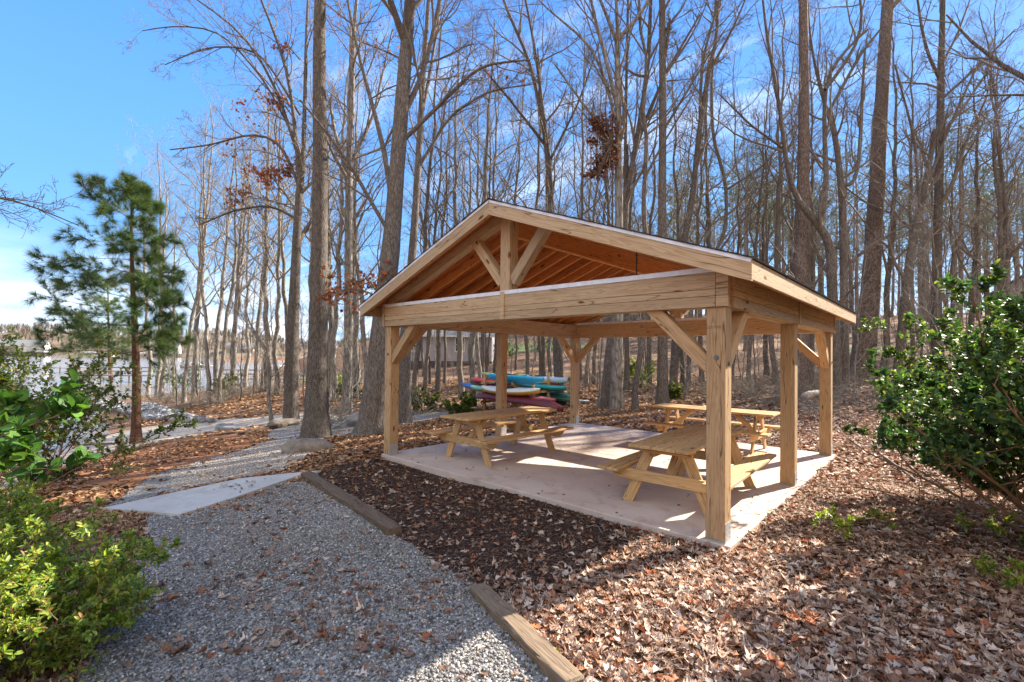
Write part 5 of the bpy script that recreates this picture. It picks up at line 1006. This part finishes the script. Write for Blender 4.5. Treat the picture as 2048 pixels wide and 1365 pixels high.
# stone bank at the lake
pp = np.array([gnd(u, v)[:2] for u, v in ((205, 806), (300, 812), (400, 838), (430, 846), (380, 846), (300, 842), (235, 824), (190, 815))]); a0, a1 = pp.min(0), pp.max(0); x = rng.uniform(a0[0], a1[0], 2200); y = rng.uniform(a0[1], a1[1], 2200); k = inpoly(x, y, pp); x, y = x[k][:900], y[k][:900]
pebbles(x, y, np.maximum(H(x, y), WATER)+.08, .34, 'riprap_rocks', [(.2, .2, .205, 3), (.29, .29, .29, 3), (.13, .13, .135, 2), (.42, .41, .4, 1)], .9, M_PEB)

# ------------------------------------------------------------------ fallen logs
def log(u0, v0, u1, v1, r, label, mat_):
    a = gnd(u0, v0); b_ = gnd(u1, v1); a = np.r_[a[:2], hz(a)+r]; b_ = np.r_[b_[:2], hz(b_)+r]; P = rs(np.array([[*a, r], [*((a+b_)/2+np.array([0, .08, .05])), r*.9], [*b_, r*.7]]), 12); V, F, _ = tubes(P[None, :, :3], P[None, :, 3], 10, .05, np.random.default_rng(int(u0))); m_ = npmesh('fallen_log', V, F, smooth=True)
    bm = bmesh.new(); bm.from_mesh(m_); bmesh.ops.holes_fill(bm, edges=[e for e in bm.edges if len(e.link_faces) == 1]); bm.to_mesh(m_); bm.free(); tag(link('fallen_log', m_, mat_), label, 'log')
log(1610, 801, 1650, 792, .16, 'pale fallen log beyond the right posts', simple('bare_log', (.6, .5, .42), .8))
log(1340, 785, 1372, 768, .08, 'thin dark log leaning in the brush behind the rear table', B_OAK)
log(330, 846, 372, 836, .18, 'brown driftwood log beside the pale boulder near the lake', B_OAK)
log(1700, 870, 1990, 1090, .02, 'thin fallen branch on the leaves under the evergreen bush', B_TWIG)

# ------------------------------------------------------------------ kayaks on their rack
KD = R0*.73-F0*.69; KD /= np.linalg.norm(KD); KS = np.array([-KD[1], KD[0], 0])
def paint(name, c, rough=.38): return simple(name, c, rough, .5, 0, .08, 3)
def hull(u, v, d, L, wd, ht, top, bot, label, kind='kayak', roll=0., dip=0.):
    c = at(u, v, d); nm = kind; root = empty(nm, tuple(c), 0, label, kind, 'kayaks and canoes stored on the rack' if kind != 'canoe' else 'canoes stored on the rack'); n = 25; xs = np.linspace(-1, 1, n); m_ = 12
    def shell(a0, a1, sc, closed):
        V = []
        for x in xs:
            w_ = wd/2*max(.02, (1-abs(x)**2.4))**.75*sc; rk = .28*ht*abs(x)**3
            for k in range(m_+1):
                a = a0+(a1-a0)*k/m_; yy = math.cos(a)*w_; zz = math.sin(a)
                zz = (zz*ht*.62*(1-.35*abs(x)**4)+rk) if zz < 0 else (zz*ht*.38*(1-.5*abs(x)**3)+rk)
                V.append((x*L/2, yy, zz))
        V = np.array(V); q = np.array([(i*(m_+1)+k, (i+1)*(m_+1)+k, (i+1)*(m_+1)+k+1, i*(m_+1)+k+1) for i in range(n-1) for k in range(m_)]); return V, q
    X = Vector(KD); Z = Vector((0, 0, 1)); Y = Z.cross(X); X2 = (X-Z*dip).normalized(); Y2 = (Y*math.cos(roll)+Z*math.sin(roll)); Z2 = X2.cross(Y2)
    root.matrix_world = frame(c, X2, Y2, Z2)
    if kind == 'canoe':
        V, F = shell(math.pi, 2*math.pi, 1, False); V[:, 2] = -V[:, 2]*1.25; h_ = link('hull', npmesh('hull', V, F, smooth=True), bot, root); md = h_.modifiers.new('s', 'SOLIDIFY'); md.thickness = .012
        g = []
        for s in (0, m_): g.append(V[np.arange(n)*(m_+1)+s])
        g = np.array(g)+np.array([0, 0, -.004]); V2, F2, _ = tubes(g, np.full(g.shape[:2], .018), 6); link('gunwale', npmesh('gunwale', V2, F2, smooth=True), top, root)
        Q = np.array([[(x, -wd*.42, -.01), (x, 0, .01), (x, wd*.42, -.01)] for x in (-L*.17, 0, L*.2)]); V2, F2, _ = tubes(Q, np.full((3, 3), .02), 6); link('thwarts', npmesh('thwarts', V2, F2), W_TABLE, root)
    else:
        V, F = shell(math.pi, 2*math.pi, 1, True); link('hull', npmesh('hull', V, F, smooth=True), bot, root); V, F = shell(0, math.pi, .985, True); link('deck', npmesh('deck', V[:, :], F[:, ::-1], smooth=True), top, root)
        if kind == 'kayak':
            th = np.linspace(0, 2*np.pi, 21); rim = np.c_[np.cos(th)*L*.15-L*.03, np.sin(th)*wd*.3, np.full(21, ht*.36)]; V2, F2, _ = tubes(rim[None], np.full((1, 21), .02), 6); ck = link('cockpit_rim', npmesh('cockpit_rim', V2, F2, smooth=True), M_DARKM, root)
            bm = bmesh.new(); vs = [bm.verts.new((a*.97, b_*.97, ht*.385)) for a, b_, _ in rim[:-1]]; bm.faces.new(vs); link('cockpit', bmmesh(bm), M_DARKM, root)
K = lambda n_, c: paint(n_, c)
hull(1031, 803, 18.0, 4.5, .85, .36, K('maroon_trim', (.08, .015, .02)), K('maroon_plastic', (.13, .016, .022)), 'long maroon canoe lying upside down at the bottom of the rack', 'canoe', 0, .03)
hull(1019, 781, 18.1, 3.1, .72, .3, K('white_plastic', (.68, .68, .66)), K('yellow_plastic', (.7, .45, .09)), 'white kayak with a yellow underside above the maroon canoe', 'kayak', .12, -.02)
hull(1028, 758, 18.2, 2.9, .74, .3, K('turquoise_plastic', (.03, .4, .62)), K('blue_plastic', (.02, .3, .52)), 'turquoise blue kayak on the top tier in front', 'kayak', -.3, .02)
hull(985, 763, 20.2, 2.7, .7, .28, K('red_plastic', (.6, .06, .05)), K('red_plastic_under', (.45, .04, .04)), 'red kayak behind the turquoise one with its bow showing at the left', 'kayak', 0, 0)
hull(1060, 765, 20.6, 3.2, .7, .26, K('red_plastic_b', (.6, .06, .05)), K('red_plastic_under_b', (.45, .04, .04)), 'red kayak mostly hidden behind the turquoise one', 'kayak', 0, 0)
hull(1006, 751, 21.3, 2.8, .7, .2, K('lime_plastic', (.4, .58, .16)), K('teal_under', (.05, .4, .42)), 'lime green kayak on the very top at the back', 'kayak', 0, 0)
hull(1079, 757, 20.3, 3.0, .72, .28, K('pale_blue_plastic', (.4, .58, .78)), K('white_plastic_b', (.7, .72, .75)), 'pale blue and white kayak sticking out at the top right', 'kayak', 0, .03)
hull(1075, 772, 20.0, 3.0, .72, .26, K('teal_plastic', (.02, .38, .38)), K('teal_plastic_b', (.02, .3, .3)), 'teal kayak on the second tier at the right', 'kayak', 0, .04)
hull(966, 776, 20.4, 2.8, .7, .26, K('royal_blue_plastic', (.02, .14, .5)), K('royal_blue_plastic_b', (.02, .1, .38)), 'royal blue kayak pointing out at the left of the stack', 'kayak', 0, .04)
hull(985, 779, 19.3, 2.7, .7, .24, K('mint_plastic', (.22, .5, .36)), K('mint_plastic_b', (.2, .42, .3)), 'mint green kayak behind the left end of the white one', 'kayak', 0, 0)
hull(1097, 794, 20.2, 2.9, .85, .36, K('green_trim', (.02, .06, .04)), K('dark_green_plastic', (.015, .1, .07)), 'dark green canoe upside down at the right end of the rack', 'canoe', 0, .04)
hull(1085, 780, 20.6, 2.2, .6, .18, K('coral_plastic', (.6, .12, .09)), K('coral_plastic_b', (.5, .1, .08)), 'coral red kayak bow between the teal kayak and the dark green canoe', 'kayak', 0, .04)
hull(1072, 796, 18.9, 2.0, .65, .2, K('salmon_plastic', (.55, .12, .12)), K('salmon_plastic_b', (.5, .1, .1)), 'salmon red kayak lying just behind the maroon canoe', 'kayak', 0, .05)
hull(1118, 798, 20.8, 3.2, .7, .09, K('board_white', (.62, .74, .76)), K('board_white_b', (.6, .7, .72)), 'white paddleboard lying low beside the tree at the right of the rack', 'paddleboard', 0, .0)
rc = at(1030, 800, 19.3); RK = empty('kayak_rack', low(rc), 0, 'timber rack holding the stacked kayaks and canoes', 'rack')
for s in (-.85, .85):
    b_ = rc+KD*s; zb = hz(b_)
    for q in (-.9, .15, 1.1):
        p = b_+KS*q; member('post', (p[0], p[1], zb-.05), (p[0], p[1], zb+1.5), .09, .09, W_TABLE, RK, upv=(1, 0, 0))
    for hh in (.35, .72, 1.12):
        a = b_-KS*1.1; c_ = b_+KS*1.25; member('arm', (a[0], a[1], zb+hh), (c_[0], c_[1], zb+hh), .04, .09, W_TABLE, RK)

# ------------------------------------------------------------------ houses
def siding(name, c, w_=.18):
    m, n, b = mat(name, .7, .3); v = coords(n, (1, 1, 1)); wv = N(n, 'ShaderNodeTexWave', bands_direction='Z', wave_profile='SAW'); wv.inputs['Scale'].default_value = 1/w_/6.28*3.14; n.links.new(v, wv.inputs['Vector']); r = ramp(n, [tuple(x*.8 for x in c), c], [0, .2]); n.links.new(wv.outputs[1], r.inputs[0]); n.links.new(r.outputs[0], b.inputs['Base Color']); return m
M_ROOFG = simple('grey_shingle_roof', (.2, .21, .22), .9, .2, 0, .2, 20); M_SIDE = siding('mauve_grey_siding', (.4, .37, .4)); M_SIDET = siding('tan_siding', (.33, .29, .24)); M_SIDEW = siding('white_siding', (.7, .7, .7)); M_TRIM = simple('white_trim', (.7, .7, .7), .5); M_FND = simple('dark_foundation', (.09, .08, .08), .9)
m, n, b = mat('window_glass', .05, .6); b.inputs['Base Color'].default_value = (.05, .06, .07, 1); M_GLASS = m
def house(c, rz, L, Wd, hw, hr, side, label, wins, found=.4, z=None, grp=None):
    z = hz(c) if z is None else z; rt = empty('house', (c[0], c[1], z), rz, label, 'house', grp)
    bm = bmesh.new(); prism_bm(bm, [(-Wd/2, found), (Wd/2, found), (Wd/2, hw), (0, hw+hr), (-Wd/2, hw)], L); bmesh.ops.rotate(bm, verts=bm.verts[:], cent=(0, 0, 0), matrix=Matrix.Rotation(math.pi/2, 3, 'Z')); link('wall', bmmesh(bm), side, rt)
    bm = bmesh.new(); box_bm(bm, -L/2-.03, L/2+.03, -Wd/2-.03, Wd/2+.03, -2.5, found+.02); link('foundation', bmmesh(bm), M_FND, rt)
    e = .45; bm = bmesh.new(); k = hr/(Wd/2)
    prism_bm(bm, [(-Wd/2-e, hw-k*e+.03), (0, hw+hr+.03), (Wd/2+e, hw-k*e+.03), (Wd/2+e, hw-k*e+.2), (0, hw+hr+.22), (-Wd/2-e, hw-k*e+.2)], L+2*e); bmesh.ops.rotate(bm, verts=bm.verts[:], cent=(0, 0, 0), matrix=Matrix.Rotation(math.pi/2, 3, 'Z')); rf = link('roof', bmmesh(bm), M_ROOFG, rt)
    bm = bmesh.new()
    for s in (-1, 1): box_bm(bm, -L/2-e, L/2+e, min(s*(Wd/2+e), s*(Wd/2+e+.03)), max(s*(Wd/2+e), s*(Wd/2+e+.03)), hw-k*e, hw-k*e+.18)
    link('eave_trim', bmmesh(bm), M_TRIM, rt)
    for (x, zz, ww, hh, face) in wins:
        y = -Wd/2*face; s = -face; fr = bmesh.new(); y0, y1 = sorted((y, y+s*.06)) 
        for a in ((x-ww/2-.1, x-ww/2, zz-.1, zz+hh+.1), (x+ww/2, x+ww/2+.1, zz-.1, zz+hh+.1), (x-ww/2, x+ww/2, zz-.1, zz), (x-ww/2, x+ww/2, zz+hh, zz+hh+.1), (x-ww/2, x+ww/2, zz+hh/2-.03, zz+hh/2+.03)): box_bm(fr, a[0], a[1], y0, y1, a[2], a[3])
        wf = link('window', bmmesh(fr), M_TRIM, rt); pn = bmesh.new(); y0, y1 = sorted((y-s*.01, y+s*.03)); box_bm(pn, x-ww/2, x+ww/2, y0, y1, zz, zz+hh); link('pane', bmmesh(pn), M_GLASS, wf)
    return rt
hc = at(900, 712, 52); house(hc, YAW, 9.5, 8, 3.1, 2.6, M_SIDE, 'mauve grey single storey house seen between the posts under the roof', [(-3.2, 1.4, .8, 1.3, 1), (1.5, 1.4, .8, 1.3, 1)], .35)
hc = at(852, 712, 60); house(hc, YAW+1.57, 9, 7, 3.6, 2.2, M_SIDE, 'taller grey roofed wing behind the mauve grey house', [(0, 2, 1, 1.4, 1)], .35, grp='grey house wings')
hc = at(2120, 650, 66); house(hc, YAW+.3, 13, 9, 3.0, 2.6, M_SIDET, 'house with a dark grey roof high on the slope behind the evergreen bush', [(-4, 1.2, 1.2, 1.4, 1), (0, 1.2, 1.2, 1.4, 1)], .4)
hc = at(1200, 660, 75); house(hc, YAW-.1, 14, 8, 3., 2.4, M_SIDET, 'tan house far up the slope behind the rear beam', [(-4, 1.2, 1.2, 1.4, 1), (2, 1.2, 1.2, 1.4, 1)], .4)

# ------------------------------------------------------------------ far shore: hills, woods, houses, docks
def hillmesh():
    us = np.linspace(-1500, 1500, 90); ds = np.linspace(0, 1, 14); V = []
    for u in us:
        base = 330+40*math.sin(u*.003+1)+25*math.sin(u*.011); hh = 19+6*math.sin(u*.006+.7)+3*math.sin(u*.017)
        for t in ds: p = at(u, 712, base+t*260); V.append((p[0], p[1], WATER-.5+min(1, t*12)*1.6+hh*math.sin(min(1, t*1.4)*1.57)))
    n = len(ds); F = [(i*n+j, (i+1)*n+j, (i+1)*n+j+1, i*n+j+1) for i in range(len(us)-1) for j in range(n-1)]; return np.array(V), np.array(F)
V, F = hillmesh(); FARV = V; tag(link('hills', npmesh('hills', V, F[:, ::-1], smooth=True), simple('far_bank', (.2, .155, .11), .9, .1, 0, .3, .05)), kind='structure')
rng = np.random.default_rng(77); n = 4200; I = rng.integers(0, 90*14, n); I = I[(I % 14) > 0]; P = FARV[I]+np.c_[rng.normal(0, 5, (len(I), 2)), np.zeros(len(I))]; n = len(P); hh = rng.uniform(7, 12, n); k = 26
# each far tree: a stem and a fan of upswept twigs
base = np.repeat(P, k, 0); hk = np.repeat(hh, k); t0 = rng.uniform(.15, .75, n*k)*hk; a = rng.uniform(0, 6.28, n*k); L_ = (hk-t0)*rng.uniform(.5, 1, n*k); sp = rng.uniform(.3, .8, n*k)*L_; s0 = base+np.c_[np.zeros((n*k, 2)), t0]; s1 = s0+np.c_[np.cos(a)*sp, np.sin(a)*sp, L_*.9]; wv = np.c_[np.cos(a+1.57), np.sin(a+1.57), np.zeros(n*k)]*.4
V = np.stack([s0-wv*.5, s0+wv*.5, s1], 1).reshape(-1, 3); c = np.repeat(np.repeat(pick(rng, [(.22, .175, .14, 4), (.17, .135, .11, 3), (.08, .11, .05, 1.4), (.26, .22, .18, 2)], n), k, 0), 3, 0)
st = np.stack([P+[0, 0, -.5], P+np.c_[np.zeros((n, 2)), hh]], 1); V2, F2, _ = tubes(st, np.tile([.1, .03], (n, 1)), 3); 
V, F, c = merge([(V, np.arange(len(V)).reshape(-1, 3), c), (V2, F2, np.full((len(V2), 3), .25))]); tag(link('far_shore_woods', npmesh('far_shore_woods', V, F, c), m_vcol('far_twigs', .9, .1, 0, 1, .2)), kind='stuff')
for (u, d, L, side, lab) in ((66, 345, 16, M_SIDEW, 'white gabled house across the lake'), (10, 340, 20, M_SIDET, 'blue grey roofed house across the lake at the left edge'), (330, 350, 18, M_SIDEW, 'pale house across the lake seen between the slim trees'), (480, 360, 18, M_SIDET, 'tan house across the lake left of the tall trunks')):
    c_ = at(u, 712, d); house(c_, YAW+.4, L, 10, 5, 4, side, lab, [(-4, 1.5, 1.6, 2, 1), (3, 1.5, 1.6, 2, 1)], .3, WATER+2.6, 'houses across the lake')
W_DOCK = wood('grey_dock_boards', (.36, .32, .28), (.28, .25, .22), (.18, .16, .14), knots=False)
def dock(u0, d0, u1, d1, wd, label, rail=True, roof=False):
    a = at(u0, 712, d0); b_ = at(u1, 712, d1); a[2] = b_[2] = WATER+.9; rt = empty('boat_dock', (a[0], a[1], WATER), 0, label, 'dock', 'docks on the lake'); member('deck', a, b_, wd, .14, W_DOCK, rt); L = np.linalg.norm(b_-a); dr = (b_-a)/L; sd_ = np.array([-dr[1], dr[0], 0])
    nn = int(min(24, max(3, L/2.2)))
    for k in range(nn+1):
        for s in (-1, 1):
            p = a+dr*L*k/nn+sd_*s*wd*.46; member('piling', (p[0], p[1], WATER-1), (p[0], p[1], WATER+(2. if rail else 1.25)), .14, .14, W_DOCK, rt, upv=(1, 0, 0), bev=0)
    if rail:
        for s in (-1, 1):
            for z_ in (.5, 1.):
                p, q = a+sd_*s*wd*.46, b_+sd_*s*wd*.46; member('rail', (p[0], p[1], WATER+.95+z_), (q[0], q[1], WATER+.95+z_), .08, .08, W_DOCK, rt, bev=0)
    if roof:
        m_ = (a+b_)/2; bm = bmesh.new(); prism_bm(bm, [(-3, 2.9), (0, 3.9), (3, 2.9), (3, 3.05), (0, 4.1), (-3, 3.05)], 7); r_ = link('roof', bmmesh(bm), M_ROOFG, rt); r_.location = (m_[0]-a[0], m_[1]-a[1], 0)
dock(440, 58, 760, 62, 2., 'long railed dock crossing behind the slim trees')
dock(170, 62, 330, 64, 2., 'grey dock at the water left of the young pine', True)
dock(120, 90, 175, 88, 3., 'low dark floating dock out on the lake', False)
dock(250, 310, 300, 305, 3, 'distant dock with a small roof across the lake', False, True)
dock(160, 300, 200, 312, 3, 'distant white dock by the far shore', False, True)
def boat(u, d, L, rz, label, c):
    p = at(u, 712, d); rt = empty('moored_boat', (p[0], p[1], WATER+.1), rz, label, 'boat', 'boats moored on the lake'); n = 12; V = []
    for x in np.linspace(-1, 1, n):
        w_ = L*.17*(1-max(0, x)**2.2)
        for k in range(7): a = math.pi*k/6; V.append((x*L/2, -math.cos(a)*w_, .75-math.sin(a)*.75*(1-.3*max(0, x)))) 
    F = [(i*7+j, (i+1)*7+j, (i+1)*7+j+1, i*7+j+1) for i in range(n-1) for j in range(6)]+[]; q = np.array(F); link('hull', npmesh('hull', np.array(V), q), paint('boat_'+str(u), c), rt); bm = bmesh.new(); box_bm(bm, -L*.2, L*.12, -L*.1, L*.1, .45, 1.5, .1); link('cabin', bmmesh(bm), M_TRIM, rt); bm = bmesh.new(); box_bm(bm, -L*.45, L*.35, -L*.13, L*.13, .45, .6, .02); link('deck', bmmesh(bm), M_TRIM, rt)
boat(186, 75, 6, YAW+.2, 'white boat moored beside the grey dock left of the young pine', (.7, .7, .72)); boat(225, 290, 8, YAW, 'small distant white boat near the far shore', (.7, .7, .72)); boat(395, 120, 7, YAW+.4, 'white boat seen between the slim trees on the point', (.66, .68, .72)); boat(560, 95, 7, YAW-.3, 'pale boat behind the railed dock', (.6, .65, .75))
